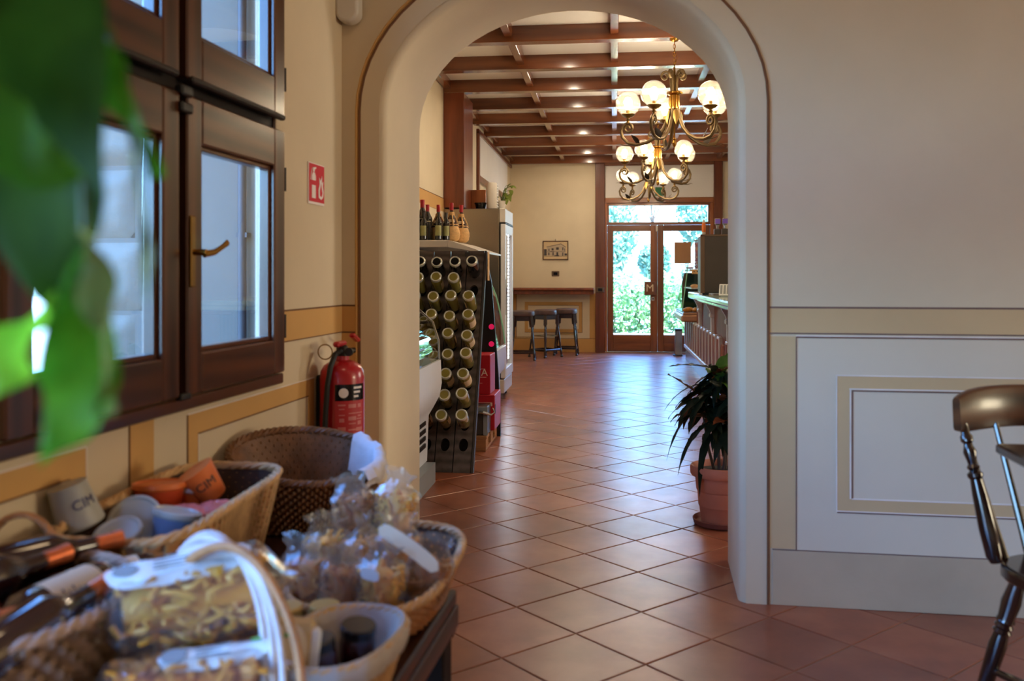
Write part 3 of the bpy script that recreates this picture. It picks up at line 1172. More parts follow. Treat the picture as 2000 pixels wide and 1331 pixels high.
# transom light
dor = setting('door_1')
b = MB()
b.box(-0.118, 1.538, Y - 0.02, Y + 0.08, 2.088, 2.135, 0, ch=0.005)
b.box(-0.118, 1.538, Y - 0.02, Y + 0.08, 2.405, 2.445, 0, ch=0.005)
b.box(-0.118, -0.085, Y - 0.02, Y + 0.08, 2.135, 2.405, 1, ch=0.005)
b.box(1.505, 1.538, Y - 0.02, Y + 0.08, 2.135, 2.405, 1, ch=0.005)
o = b.build('transom_frame', [M['door_wood_h'], M['door_wood']], dor)
b = MB()
b.box(-0.087, 1.507, Y + 0.028, Y + 0.034, 2.133, 2.407)
b.build('pane', M['glass_far'], o, 0)


def leaf_door(x0, x1):
    b = MB()
    y0, y1 = Y - 0.01, Y + 0.045
    b.box(x0, x0 + 0.10, y0, y1, 0.02, 2.085, 0, ch=0.005)
    b.box(x1 - 0.115, x1, y0, y1, 0.02, 2.085, 0, ch=0.005)
    xa, xb = x0 + 0.10, x1 - 0.115
    b.box(xa, xb, y0, y1, 1.985, 2.085, 1, ch=0.005)
    b.box(xa, xb, y0, y1, 0.02, 0.15, 1, ch=0.005)
    b.box(xa, xb, y0 + 0.004, y1, 0.145, 0.29, 1, ch=0.005)
    o = b.build('door_leaf', [M['door_wood'], M['door_wood_h']], dor)
    p = MB()
    p.box(xa - 0.004, xb + 0.004, Y + 0.014, Y + 0.02, 0.286, 1.989)
    p.build('pane', M['glass_far'], o, 0)
    return o


dl = leaf_door(-0.1165, 0.6965)
dr = leaf_door(0.6985, 1.5365)
tr('threshold', [(-0.155, 1.60, Y - 0.05, Y + 0.2, -0.003, 0.018)], M['steel'], dor)
t = MB()
t.box(0.672, 0.70, Y - 0.045, Y - 0.008, 1.98, 2.08, ch=0.004)
t.build('door_closer', M['white_plastic'], dor)
pq = MB()
pq.box(0.482, 0.664, Y - 0.085, Y - 0.045, 0.942, 1.164, ch=0.008)
pq.box(0.53, 0.62, Y - 0.05, Y - 0.005, 1.0, 1.1)
pq = pq.build('push_plate', M['plaque'], dor)
text('M', M['cream'], pq, (0.573, Y - 0.0868, 1.053))
b = MB()
b.box(0.602, 0.648, Y - 0.022, Y - 0.008, 0.852, 0.912, ch=0.004)
o = b.build('lock_plate', M['white_plastic'], dor)
b = MB()
b.lathe([(0.013, 0), (0.013, 0.016), (0.008, 0.02)], 16, 0, Matrix.Translation((0.625, Y - 0.020, 0.882)) @ Matrix.Rotation(pi / 2, 4, 'X'))
b.build('lock', M['ink'], o)
b = MB()
b.box(0.969, 1.24, Y + 0.004, Y + 0.007, 1.458, 1.808)
tag(b.build('paper_sheet', M['kraft']), 'blank brown paper sheet stuck on the right door glass', 'paper')

# exit sign over the door
t = thing('exit_sign', 'green and white running man exit sign over the far door', 'sign', (0.68, Y - 0.022, 2.63))
b = MB()
b.box(-0.135, 0.135, -0.008, 0, -0.075, 0.075)
b.build('plate', M['signwhite'], t, 0)
b = MB()
b.box(-0.02, 0.132, -0.0095, -0.008, -0.07, 0.07)
b.build('green_field', M['signgreen'], t, 0)


def running_man(par, m, ox, oz, s, y):
    b = MB()
    b.lathe([(0.0005, 0), (0.016, 0), (0.016, 0.001)], 10, 0, Matrix.Translation((ox + 0.012 * s, y, oz + 0.048 * s)) @ Matrix.Rotation(pi / 2, 4, 'X') @ Matrix.Scale(s, 4))
    for p, q, w in (((0, 0.03), (-0.012, -0.005), 0.018), ((-0.012, -0.005), (0.02, -0.02), 0.012), ((0.02, -0.02), (0.012, -0.05), 0.011),
                    ((-0.012, -0.005), (-0.022, -0.03), 0.012), ((-0.022, -0.03), (-0.045, -0.036), 0.011),
                    ((0.002, 0.028), (0.03, 0.012), 0.009), ((-0.002, 0.028), (-0.032, 0.012), 0.009)):
        dx, dz = q[0] - p[0], q[1] - p[1]
        L = sqrt(dx * dx + dz * dz)
        nx, nz = -dz / L * w / 2, dx / L * w / 2
        pl = [(ox + s * (p[0] + nx), oz + s * (p[1] + nz)), (ox + s * (p[0] - nx), oz + s * (p[1] - nz)), (ox + s * (q[0] - nx), oz + s * (q[1] - nz)), (ox + s * (q[0] + nx), oz + s * (q[1] + nz))]
        b.prism(pl, 'y', y - 0.0006, y)
    return b.build('running_figure', m, par, 0)


running_man(t, M['signgreen'], -0.075, 0.0, 1.0, -0.0085)
t = thing('exit_sign', 'small green and white exit sign on the left wall high above the tall fridge', 'sign', (BLX + 0.001, 12.50, 2.63), rot=(0, 0, pi / 2))
b = MB()
b.box(-0.16, 0.16, -0.008, 0, -0.075, 0.075)
b.build('plate', M['signwhite'], t, 0)
b = MB()
b.box(-0.15, 0.01, -0.0095, -0.008, -0.068, 0.068)
b.build('green_field', M['signgreen'], t, 0)
running_man(t, M['signgreen'], 0.08, 0.0, 1.0, -0.0085)

# picture on the far wall
t = thing('framed_picture', 'old photograph of a two storey house in a thin brown frame', 'picture', (-0.966, Y, 1.677))
b = MB()
w, h, q = 0.211, 0.157, 0.014
b.box(-w, w, -0.02, 0, h - q, h, ch=0.003)
b.box(-w, w, -0.02, 0, -h, -h + q, ch=0.003)
b.box(-w, -w + q, -0.02, 0, -h + q, h - q, ch=0.003)
b.box(w - q, w, -0.02, 0, -h + q, h - q, ch=0.003)
b.build('frame', M['frame'], t)
b = MB()
b.box(-w + q, w - q, -0.008, -0.004, -h + q, h - q)
b.build('photograph', M['photo_paper'], t, 0)
b = MB()
yy = -0.0082
b.prism([(-0.14, -0.085), (0.09, -0.095), (0.09, 0.10), (-0.14, 0.055)], 'y', yy - 0.0006, yy, 0)
b.prism([(0.092, -0.095), (0.165, -0.085), (0.165, 0.05), (0.092, 0.10)], 'y', yy - 0.0006, yy, 0)
b.build('house_print', M['photo_grey'], t, 0)
b = MB()
y2 = yy - 0.0008
for x0, x1, z0, z1 in ((0.01, 0.055, 0.01, 0.05), (-0.065, -0.03, 0.0, 0.036), (-0.115, -0.1, -0.01, 0.025), (0.112, 0.13, 0.0, 0.05), (0.148, 0.158, -0.01, 0.03),
                       (-0.05, -0.03, -0.085, -0.03), (0.015, 0.045, -0.085, -0.03), (-0.12, -0.1, -0.08, -0.035), (0.112, 0.128, -0.09, -0.035), (-0.09, -0.02, -0.025, -0.015),
                       (-0.19, -0.145, -0.085, 0.02), (0.15, 0.19, -0.085, -0.05), (-0.19, 0.19, -0.1, -0.094), (-0.02, 0.06, -0.095, -0.08), (-0.14, 0.165, -0.022, -0.018)):
    b.box(x0, x1, y2 - 0.0004, y2, z0, z1)
b.prism([(-0.15, 0.052), (-0.15, 0.06), (0.09, 0.112), (0.175, 0.055), (0.172, 0.047), (0.09, 0.102)], 'y', y2 - 0.0004, y2)
b.build('dark_print', M['photo_dark'], t, 0)
b = MB()
b.tube([(0, -0.006, 0.155), (0, -0.012, 0.185)], 0.004, 6)
b.build('hook', M['ink'], t)

for lab, x, z in (('bronze light switch below the framed picture', -0.966, 1.292), ('bronze light switch on the timber post beside the door', -0.232, 1.028)):
    t = thing('light_switch', lab, 'switch', (x, Y if x < -0.5 else Y - 0.07, z), group='light switches')
    b = MB()
    b.box(-0.062, 0.062, -0.012, 0, -0.043, 0.043, ch=0.004)
    b.build('plate', M['plate_grey'], t)
    b = MB()
    b.box(-0.035, 0.035, -0.016, -0.011, -0.024, 0.024, ch=0.003)
    b.build('rocker', M['blackgloss'], t)

# bar shelf along the far wall
t = thing('wall_bar', 'red brown wooden bar shelf along the far wall above the stools', 'shelf', (0, Y, 0))
b = MB()
b.box(BLX, -0.33, -0.34, 0, 1.02, 1.06, 0, ch=0.008)
b.build('top', M['counter_wood'], t)
b = MB()
b.box(BLX, -0.33, -0.30, -0.27, 0.955, 1.02, 0, ch=0.004)
b.build('apron', M['counter_wood'], t)
b = MB()
for x in (-1.3, -0.85, -0.4):
    b.lathe([(0.008, 0), (0.006, 0.004)], 10, 0, Matrix.Translation((x, -0.30, 0.985)) @ Matrix.Rotation(pi / 2, 4, 'X'))
b.build('stud', M['brass'], t)


# bar stools
def stool(label, x, y, rz):
    t = thing('bar_stool', label, 'stool', (x, y, 0), rz, 'bar stools')
    b = MB()
    b.lathe([(0.150, 0.655), (0.168, 0.662), (0.176, 0.69), (0.172, 0.722), (0.150, 0.738), (0.05, 0.744), (0.001, 0.744)], 28)
    b.build('seat', M['leather'], t)
    b = MB()
    for k in range(4):
        b.box(-0.125, 0.125, -0.135, -0.112, 0.585, 0.656, 0, Matrix.Rotation(k * pi / 2, 4, 'Z'), ch=0.004)
    b.build('seat_frame', M['stool'], t)
    lp = [(0.019, 0.0), (0.021, 0.02), (0.013, 0.035), (0.017, 0.05), (0.017, 0.12), (0.012, 0.14), (0.014, 0.2), (0.017, 0.3), (0.018, 0.38), (0.012, 0.42), (0.018, 0.44), (0.012, 0.46), (0.017, 0.5)]
    for sx in (-1, 1):
        for sy in (-1, 1):
            b = MB()
            top, bot = Vector((sx * 0.118, sy * 0.118, 0.655)), Vector((sx * 0.178, sy * 0.178, 0.0))
            q = (top - bot).to_track_quat('Z', 'Y').to_matrix().to_4x4()
            X = Matrix.Translation(bot) @ q
            b.lathe(lp, 12, 0, X)
            L = (top - bot).length
            b.box(-0.024, 0.024, -0.024, 0.024, 0.5, L, 0, X, ch=0.004)
            b.build('leg', M['stool'], t)
    b = MB()
    zz, e = 0.115, 0.168
    for k in range(4):
        b.box(-e, e, -e - 0.010, -e + 0.010, zz - 0.016, zz + 0.016, 0, Matrix.Rotation(k * pi / 2, 4, 'Z'), ch=0.004)
    b.build('foot_rail', M['stool'], t)
    b = MB()
    zz, e = 0.33, 0.147
    for k in range(4):
        b.tube([(-e, -e, zz), (e, -e, zz)], 0.007, 8, 0, X=Matrix.Rotation(k * pi / 2, 4, 'Z'))
    b.build('foot_rest', M['brass_dull'], t)
    return t


stool('dark bar stool nearest the tall fridge, half hidden behind it', -1.36, 13.72, radians(4))
stool('dark bar stool in the middle of the three under the wall bar', -1.06, 14.22, radians(48))
stool('dark bar stool nearest the glazed door, tucked under the wall bar', -0.76, 14.66, radians(-2))

# ------------------------------------------------------------------ wine riddling rack and its bottles
RX1, PW = -0.905, 0.120
LEAN = Vector((0, 0.4085, 0.9127))
NRM = Vector((0, -0.9127, 0.4085))
RO = Vector((0, 5.78, 0.0))
rack = thing('wine_rack', 'grey brown wooden A-frame riddling rack with bottles stuck in its holes', 'rack', (-1.19, 5.9, 0))
RL = Vector((-1.19, 5.9, 0))
BX = Matrix(((1, 0, 0, 0), (0, LEAN.y, -NRM.y, 0), (0, LEAN.z, -NRM.z, 0), (0, 0, 0, 1)))   # local x, along lean, into the rack
HP = 0.135


def plank_mesh(nm, hr=0.034):
    b = MB()
    n_h, w, L = 10, PW - 0.006, 1.565
    s0 = 0.18
    edges = [0.03] + [s0 + HP * (i + 0.5) for i in range(n_h)]
    edges[-1] = min(edges[-1], L - 0.08)
    th = 0.028
    for i in range(n_h):
        sc_ = s0 + HP * i
        a, c_ = edges[i], edges[i + 1]
        ring, sq = [], []
        N = 16
        for k in range(N):
            an = 2 * pi * k / N + pi / 4
            ring.append((hr * 0.9 * cos(an), sc_ + hr * 1.25 * sin(an), 0))
        for k in range(N):
            an = 2 * pi * k / N + pi / 4
            cx_, sx_ = cos(an), sin(an)
            m_ = max(abs(cx_), abs(sx_))
            ux, uy = cx_ / m_, sx_ / m_
            sq.append((ux * w / 2, (c_ if uy > 0 else a) * abs(uy) + sc_ * (1 - abs(uy)), 0))
        deep = [(p[0], p[1], th) for p in ring]
        fs = []
        for k in range(N):
            k2 = (k + 1) % N
            fs.append((k, k2, N + k2, N + k))
            fs.append((k, k2, 2 * N + k2, 2 * N + k))
        b.add(ring + sq + deep, fs)
    b.box(-w / 2, w / 2, 0.0, 0.03, 0, th)
    b.box(-w / 2, w / 2, edges[-1], L, 0, th)
    b.add([(-w / 2, 0.03, 0), (-w / 2, L - 0.08, 0), (-w / 2, L - 0.08, th), (-w / 2, 0.03, th)], [(0, 1, 2, 3)])
    b.add([(w / 2, 0.03, 0), (w / 2, L - 0.08, 0), (w / 2, L - 0.08, th), (w / 2, 0.03, th)], [(0, 1, 2, 3)])
    me = b.mesh(nm, M['rack'], 30)
    return me


pm = plank_mesh('plank')
NC = 6
colx = [RX1 - PW * (k + 0.5) for k in range(NC)]
for x in colx:
    o = part(pm, 'plank', rack)
    o.matrix_local = Matrix.Translation(Vector((x, RO.y, 0)) - RL) @ BX
b = MB()
X = Matrix.Translation(Vector((0, RO.y, 0)) - RL) @ BX
x0 = RX1 - PW * NC
b.box(RX1 + 0.0, RX1 + 0.014, 0.0, 1.565, -0.003, 0.045, 0, X)
b.box(x0 - 0.02, x0, 0.0, 1.565, -0.003, 0.07, 0, X)
b.build('side_rail', M['rack_dark'], rack)
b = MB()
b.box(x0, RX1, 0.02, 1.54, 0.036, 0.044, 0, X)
b.build('hole_shade_sheet', M['hole'], rack)  # added black sheet, stands in for the shade inside the holes
b = MB()
Y2 = 7.04 - RL.y
for x in (x0 + 0.03, RX1 - 0.12):
    b.prism([(RO.y + 0.62 - RL.y, 1.42), (RO.y + 0.68 - RL.y, 1.42), (RO.y + 0.71 - RL.y, 0.0), (RO.y + 0.65 - RL.y, 0.0)], 'x', x - RL.x - 0.02, x - RL.x + 0.02)
b.build('rear_leg', M['rack_dark'], rack)

# prototype bottles: axis +z from base (0) to mouth
BPROF = [(0.001, 0.026), (0.014, 0.018), (0.026, 0.004), (0.034, 0.0), (0.0385, 0.006), (0.040, 0.016), (0.040, 0.178), (0.037, 0.195), (0.026, 0.215), (0.0165, 0.236), (0.0145, 0.255), (0.0145, 0.300)]


def bottle_meshes(key, glassm, basem, labm):
    b = MB()
    b.lathe(BPROF[3:], 20)
    body = b.mesh(key + '_body', glassm, 50)
    b = MB()
    b.lathe([(0.001, 0.030), (0.012, 0.022), (0.022, 0.006)], 20, 1)
    b.lathe([(0.022, 0.006), (0.028, -0.0005), (0.034, -0.002), (0.0388, 0.003), (0.0404, 0.012), (0.0402, 0.018)], 20, 0)
    base = b.mesh(key + '_base', [basem, M['punt_in']], 50)
    b = MB()
    b.lathe([(0.0408, 0.055), (0.0408, 0.150)], 14, 0, a0=-1.0, a1=1.0)
    lab = b.mesh(key + '_label', labm, 50)
    return body, base, lab


bm_clear = bottle_meshes('clear', M['wine'], M['punt'], M['cream'])
bm_dark = bottle_meshes('dark', M['darkglass'], M['punt'], M['ink'])
ROWN = {1: 'second row from bottom', 2: 'third row from bottom', 3: 'fourth row from bottom', 4: 'fifth row from bottom', 5: 'sixth row from bottom',
        6: 'seventh row from bottom', 7: 'eighth row from bottom', 8: 'row under the dark ones', 9: 'top row'}
COLN = ['rightmost column', 'second column from right', 'third column from right', 'fourth column from right', 'fifth column from right', 'sixth column from right']
tilt = radians(25)
axis = Vector((0.03, -cos(tilt), sin(tilt))).normalized()
for c_ in range(5):
    for r_ in range(1, 10):
        if c_ == 0 and r_ == 8:
            continue
        dark = r_ == 9
        s_ = 0.18 + HP * r_
        hole = Vector((colx[c_], RO.y + LEAN.y * s_, LEAN.z * s_))
        ax = (axis + Vector((random.uniform(-0.03, 0.03), 0, random.uniform(-0.04, 0.04)))).normalized()
        out = 0.225 if not dark else 0.19
        base = hole + ax * out
        q = (-ax).to_track_quat('Z', 'Y').to_matrix()
        yaw = radians(random.uniform(-35, 50))
        R = q @ Matrix.Rotation(yaw, 3, 'Z')
        kind = 'dark bottle base' if dark else 'pale white wine bottle'
        t = thing('wine_bottle', '%s in the rack, %s, %s' % (kind, COLN[c_], ROWN[r_]), 'bottle', base, rot=R.to_euler(), group='bottles in the riddling rack')
        ms = bm_dark if dark else bm_clear
        part(ms[0], 'glass_body', t)
        part(ms[1], 'base', t)
        if not dark:
            part(ms[2], 'label', t, rot=(0, 0, random.choice((0.2, 0.6, 2.8))))

# cardboard tag at the rack's top right corner
b = MB()
b.box(RX1 + 0.022, RX1 + 0.027, 6.38, 6.46, 1.22, 1.42)
tag(b.build('price_card', M['straw']), 'small tan card hanging at the top right corner of the wine rack', 'card')

# ------------------------------------------------------------------ white chest freezer at the left jamb
t = thing('chest_freezer', 'white chest freezer with curved glass front left of the wine rack', 'freezer', (-1.40, 5.15, 0))
b = MB()
b.prism([(-0.28, 0.12), (0.26, 0.12), (0.27, 0.40), (0.30, 0.45), (0.338, 0.52), (0.352, 0.60), (0.345, 0.74), (-0.28, 0.80)], 'y', -0.42, 0.40)
b.build('body', M['white'], t)
b = MB()
b.box(-0.25, 0.32, -0.38, 0.36, 0.0, 0.12)
b.build('plinth', M['grey'], t)
b = MB()
for k in range(4):
    b.box(0.262, 0.274, -0.30, 0.30, 0.22 + k * 0.045, 0.245 + k * 0.045)
    b.box(-0.20, 0.24, -0.424, -0.417, 0.22 + k * 0.045, 0.245 + k * 0.045)
b.build('vent', M['black'], t)
b = MB()
pts = [(0.340, 0.745), (0.335, 0.86), (0.30, 0.97), (0.20, 1.06), (0.05, 1.11)]
vs = [(x, y, z) for y in (-0.40, 0.38) for x, z in pts]
b.add(vs, [(i, i + 1, 5 + i + 1, 5 + i) for i in range(4)])
b.build('curved_glass', M['glass_green'], t)
b = MB()
for y in (-0.40, 0.38):
    b.tube([(x, y, z) for x, z in pts], 0.007, 6)
b.build('glass_edge', M['chrome'], t)

# ------------------------------------------------------------------ wall refrigerated display behind the rack
t = thing('display_fridge', 'glass fronted refrigerated display with black end panel and white base', 'display case', (-1.30, 7.9, 0))
ox, oy = 1.30, -7.9
b = MB()
b.prism([(-1.69 + ox, 0.0), (-0.885 + ox, 0.0), (-0.885 + ox, 0.18), (-0.90 + ox, 0.45), (-0.955 + ox, 1.20), (-1.00 + ox, 1.42), (-1.69 + ox, 1.42)], 'y', 7.14 + oy, 7.18 + oy)
b.build('end_panel', M['black'], t)
b = MB()
b.prism([(-1.69 + ox, 0.05), (-1.07 + ox, 0.05), (-1.07 + ox, 0.33), (-1.03 + ox, 0.38), (-1.01 + ox, 0.60), (-1.69 + ox, 0.64)], 'y', 7.18 + oy, 8.60 + oy)
b.build('white_base', M['white'], t)
b = MB()
for k in range(3):
    b.box(-1.072 + ox, -1.062 + ox, 7.3 + oy, 8.5 + oy, 0.20 + k * 0.045, 0.222 + k * 0.045)
b.build('vent', M['grey'], t)
b = MB()
b.box(-1.69 + ox, -1.30 + ox, 7.15 + oy, 8.60 + oy, 1.478, 1.535, ch=0.006)
b.prism([(-1.30 + ox, 1.480), (-1.06 + ox, 1.44), (-1.06 + ox, 1.455), (-1.30 + ox, 1.535)], 'y', 7.15 + oy, 8.60 + oy)
b.build('top_shelf', M['white_plastic'], t)
b = MB()
pts = [(-1.02, 0.62), (-1.04, 0.77), (-1.07, 0.93), (-1.105, 1.07), (-1.15, 1.18), (-1.22, 1.28)]
vs = [(x + ox, y + oy, z) for y in (7.2, 8.58) for x, z in pts]
b.add(vs, [(i, i + 1, 6 + i + 1, 6 + i) for i in range(5)])
b.build('curved_glass', M['glass_green'], t)
b = MB()
for y in (8.58,):
    b.tube([(x + ox, y + oy, z) for x, z in pts], 0.007, 6)
b.build('glass_edge', M['edge_green'], t)
b = MB()
for z in (0.85, 1.1):
    b.box(-1.69 + ox, -1.28 + ox, 7.2 + oy, 8.58 + oy, z, z + 0.012)
b.box(-1.69 + ox, -1.66 + ox, 7.2 + oy, 8.58 + oy, 0.66, 1.46)
b.build('inner_shelf', M['grey'], t)
b = MB()
for z in (0.855, 0.72):
    b.lathe([(0.022, 0), (0.020, 0.012), (0.001, 0.016)], 14, 0, Matrix.Translation((-0.955 + ox, 7.14 + oy, z)) @ Matrix.Rotation(pi / 2, 4, 'X'))
b.build('red_light', M['redlight'], t)

# ------------------------------------------------------------------ cartons on a pallet
t = thing('pallet', 'low pale wooden pallet under the red cartons', 'pallet', (-1.18, 6.95, 0))
for k in range(3):
    b = MB()
    yy = -0.44 + k * 0.21
    b.box(-0.26, 0.275, yy, yy + 0.15, 0.085, 0.107, ch=0.003)
    b.build('deck_board', M['pallet'], t)
for yy in (-0.44, -0.18, 0.05):
    b = MB()
    b.box(0.165, 0.27, yy, yy + 0.12, 0.02, 0.085, ch=0.003)
    b.build('block', M['pallet'], t)
    b = MB()
    b.box(-0.26, -0.16, yy, yy + 0.12, 0.02, 0.085, ch=0.003)
    b.build('block', M['pallet'], t)
for xx in (-0.26, 0.165):
    b = MB()
    b.box(xx, xx + 0.105, -0.44, 0.17, 0.0, 0.02, ch=0.003)
    b.build('runner', M['pallet'], t)


def carton(label, x0, x1, y0, y1, z0, z1):
    t = thing('carton', label, 'box', ((x0 + x1) / 2, (y0 + y1) / 2, z0), group='red cartons')
    w, d, h = (x1 - x0) / 2, (y1 - y0) / 2, z1 - z0
    b = MB()
    b.box(-w, w, -d, d, 0, h, ch=0.004)
    b.build('body', M['redbox'], t)
    return t, w, d, h


t, w, d, h = carton('upright red carton on top of another red carton behind the wine rack', -1.16, -0.915, 6.78, 7.05, 0.372, 0.665)
text('AVA', M['boxprint'], t, (w - 0.085, -d - 0.0012, h * 0.55))
b = MB()
b.box(w - 0.16, w - 0.03, -d - 0.001, -d, h * 0.43, h * 0.44)
b.box(w - 0.10, w - 0.04, -d - 0.001, -d, h * 0.64, h * 0.648)
b.box(w - 0.15, w - 0.06, -d - 0.001, -d, h * 0.28, h * 0.287)
b.build('print', M['boxprint'], t, 0)
t, w, d, h = carton('lower red carton on the pallet with white print', -1.20, -0.880, 6.76, 7.12, 0.108, 0.370)
text('Juno', M['boxprint'], t, (w - 0.075, -d - 0.0012, 0.035))
b = MB()
rnd = random.Random(3)
for k in range(9):
    x = -w + 0.12 + k * 0.021
    b.box(x, x + 0.014, -d - 0.001, -d, 0.175 + rnd.random() * 0.008, 0.195 + rnd.random() * 0.01)
b.box(-w + 0.1, w - 0.02, -d - 0.001, -d, 0.205, 0.208)
b.box(w - 0.09, w - 0.03, -d - 0.001, -d, 0.145, 0.150)
b.box(w - 0.08, w - 0.03, -d - 0.001, -d, 0.110, 0.114)
b.build('print', M['boxprint'], t, 0)
b = MB()
b.box(w, w + 0.001, -d + 0.01, -d + 0.05, 0.12, 0.19)
b.build('handle_hole', M['ink'], t, 0)

t = thing('metal_box', 'small grey metal box with a clasp on the pallet in front of the cartons', 'box', (-0.99, 6.63, 0.108))
b = MB()
b.box(-0.12, 0.085, -0.09, 0.10, 0.0, 0.205, ch=0.006)
b.build('body', M['darkgrey'], t)
b = MB()
b.box(-0.12, 0.088, -0.094, -0.088, 0.155, 0.205, ch=0.002)
b.box(0.055, 0.088, -0.094, -0.088, 0.0, 0.155, ch=0.002)
b.build('front_rim', M['grey'], t)
b = MB()
b.tube([(0.03, -0.095, 0.17), (0.06, -0.115, 0.168), (0.115, -0.105, 0.15), (0.14, -0.10, 0.17), (0.125, -0.10, 0.20)], [0.009, 0.012, 0.008, 0.006, 0.005], 8)
b.build('clasp', M['chrome'], t)

# ------------------------------------------------------------------ tall stainless fridge
t = thing('tall_fridge', 'tall stainless steel fridge with a lit glass door', 'fridge', (-1.38, 9.5, 0))
x0, x1, y0, y1 = -0.322, 0.235, -0.35, 0.35
b = MB()
b.box(x0, x1, y0, y1, 0.075, 1.93, ch=0.006)
b.build('body', M['steel'], t)
b = MB()
b.box(x1, x1 + 0.06, y0 + 0.004, y1 - 0.004, 1.79, 1.93, ch=0.006)
b.build('top_panel', M['white_plastic'], t)
b = MB()
b.box(x1, x1 + 0.05, y0 + 0.004, y1 - 0.004, 0.075, 0.215, ch=0.006)
b.build('bottom_panel', M['white_plastic'], t)
b = MB()
za, zb = 0.225, 1.775
b.box(x1 + 0.012, x1 + 0.062, y0, y0 + 0.085, za, zb, ch=0.006)
b.box(x1 + 0.012, x1 + 0.062, y1 - 0.085, y1, za, zb, ch=0.006)
b.box(x1 + 0.012, x1 + 0.062, y0 + 0.085, y1 - 0.085, zb - 0.10, zb, ch=0.006)
b.box(x1 + 0.012, x1 + 0.062, y0 + 0.085, y1 - 0.085, za, za + 0.10, ch=0.006)
dr_ = b.build('door', M['white'], t)
b = MB()
b.box(x1 + 0.03, x1 + 0.036, y0 + 0.08, y1 - 0.08, za + 0.09, zb - 0.09)
b.build('pane', M['glass'], dr_, 0)
b = MB()
b.box(x1 + 0.060, x1 + 0.066, y0 + 0.012, y0 + 0.05, 0.86, 1.22, ch=0.003)
b.build('grip', M['grey'], dr_)
b = MB()
b.box(x1 + 0.002, x1 + 0.010, y0 + 0.02, y1 - 0.02, 0.24, 1.76)
b.build('inside', M['grey'], t)
b = MB()
zz = 0.40
while zz < 1.68:
    b.box(x1 + 0.050, x1 + 0.058, y0 + 0.30, y0 + 0.345, zz, zz + 0.022)
    zz += 0.036
o = b.build('led_strip', M['led'], t, 0)
o['kind'] = 'stuff'
b = MB()
b.box(x1 + 0.004, x1 + 0.013, y0 + 0.001, y0 + 0.012, za, zb)
b.box(x1 + 0.004, x1 + 0.062, y0 + 0.004, y1 - 0.004, 1.775, 1.79)
b.build('door_seal', M['black'], t)
for xx in (x0 + 0.05, x1 - 0.03):
    for yy in (y0 + 0.05, y1 - 0.05):
        b = MB()
        b.lathe([(0.03, 0), (0.03, 0.02), (0.015, 0.03), (0.015, 0.078)], 12, 0, Matrix.Translation((xx, yy, 0)))
        b.build('foot', M['black'], t)
lamp('AREA', 'fridge_led', (-1.085, 9.27, 1.04), 5, (0.75, 0.86, 1.0), size=0.03, size_y=1.35, aim=(5, 8.2, 1.04))

# red brown post standing behind the fridge, with a lower timber board and a frame on the wall beyond
t = setting('trim_2')
b = MB()
b.box(BLX, -1.50, 9.14, 9.72, 1.94, 3.10, ch=0.006)
b.build('post', M['post'], t)
b = MB()
b.box(-1.50, -1.345, 9.60, 9.66, 1.94, 2.16, ch=0.004)
b.build('board', M['door_wood'], t)
t = setting('trim_3')
b = MB()
b.box(BLX, BLX + 0.035, 11.36, 11.46, 1.0, 3.06, ch=0.005)
b.box(BLX, BLX + 0.035, 11.36, 15.1, 3.03, 3.09, ch=0.005)
b.box(BLX, BLX + 0.035, 11.46, 13.9, 2.44, 2.52, ch=0.005)
b.box(BLX, BLX + 0.035, 13.9, 14.0, 1.0, 2.52, ch=0.005)
b.build('frame_timber', M['post'], t)
b = MB()
b.box(BLX, BLX + 0.015, 11.46, 14.6, 2.52, 3.03)
b.build('white_panel', M['ceil'], t)

# things on the fridge top
t = thing('planter_bowl', 'small black bowl on top of the tall fridge', 'bowl', (-1.36, 9.33, 1.93))
b = MB()
b.lathe([(0.04, 0.0), (0.047, 0.005), (0.058, 0.055), (0.064, 0.058), (0.064, 0.07), (0.056, 0.07), (0.045, 0.02), (0.001, 0.015)], 20)
b.build('shell', M['blackgloss'], t)
t = thing('white_canister', 'tall white canister with a rippled edge on top of the tall fridge', 'canister', (-1.245, 9.33, 1.93))
b = MB()
b.lathe([(0.052, 0.0), (0.055, 0.006), (0.057, 0.26), (0.05, 0.275), (0.001, 0.276)], 20)
b.build('body', M['white_plastic'], t)
b = MB()
for k in range(9):
    b.sphere((0.057, 0.0, 0.03 + 0.027 * k), 0.012, 8, 6)
b.build('ripple', M['white'], t)
b = MB()
b.box(-0.085, 0.085, -0.003, 0, -0.08, 0.08)
o = b.build('notice', M['paper_white'])
o.location = (BLX + 0.002, 13.03, 2.478)
o.location = (-1.664, 13.03, 2.478)
o.rotation_euler = (0, 0, pi / 2)
tag(o, 'white paper notice on the left wall behind the fridge top', 'paper')
o.scale = (2.0, 1, 1)


def leaf_shape(L, Wd, bend=0.3, fold=0.2, n=6, tipw=1.0, wave=0.0):
    """leaf lying along +y, face up; returns verts, faces"""
    vs, fs = [], []
    for i in range(n + 1):
        t_ = i / n
        w = Wd * (sin(pi * min(1, t_ ** 0.75 * 0.98 + 0.02)) ** 0.8) * 0.5
        y = L * (t_ - bend * 0.25 * t_ ** 3)
        z = -L * bend * t_ * t_
        wv = wave * sin(i * 2.2) * Wd
        vs += [(-w, y, z + w * fold + wv), (0, y, z), (w, y, z + w * fold - wv)]
    for i in range(n):
        a = 3 * i
        fs += [(a, a + 1, a + 4, a + 3), (a + 1, a + 2, a + 5, a + 4)]
    return vs, fs


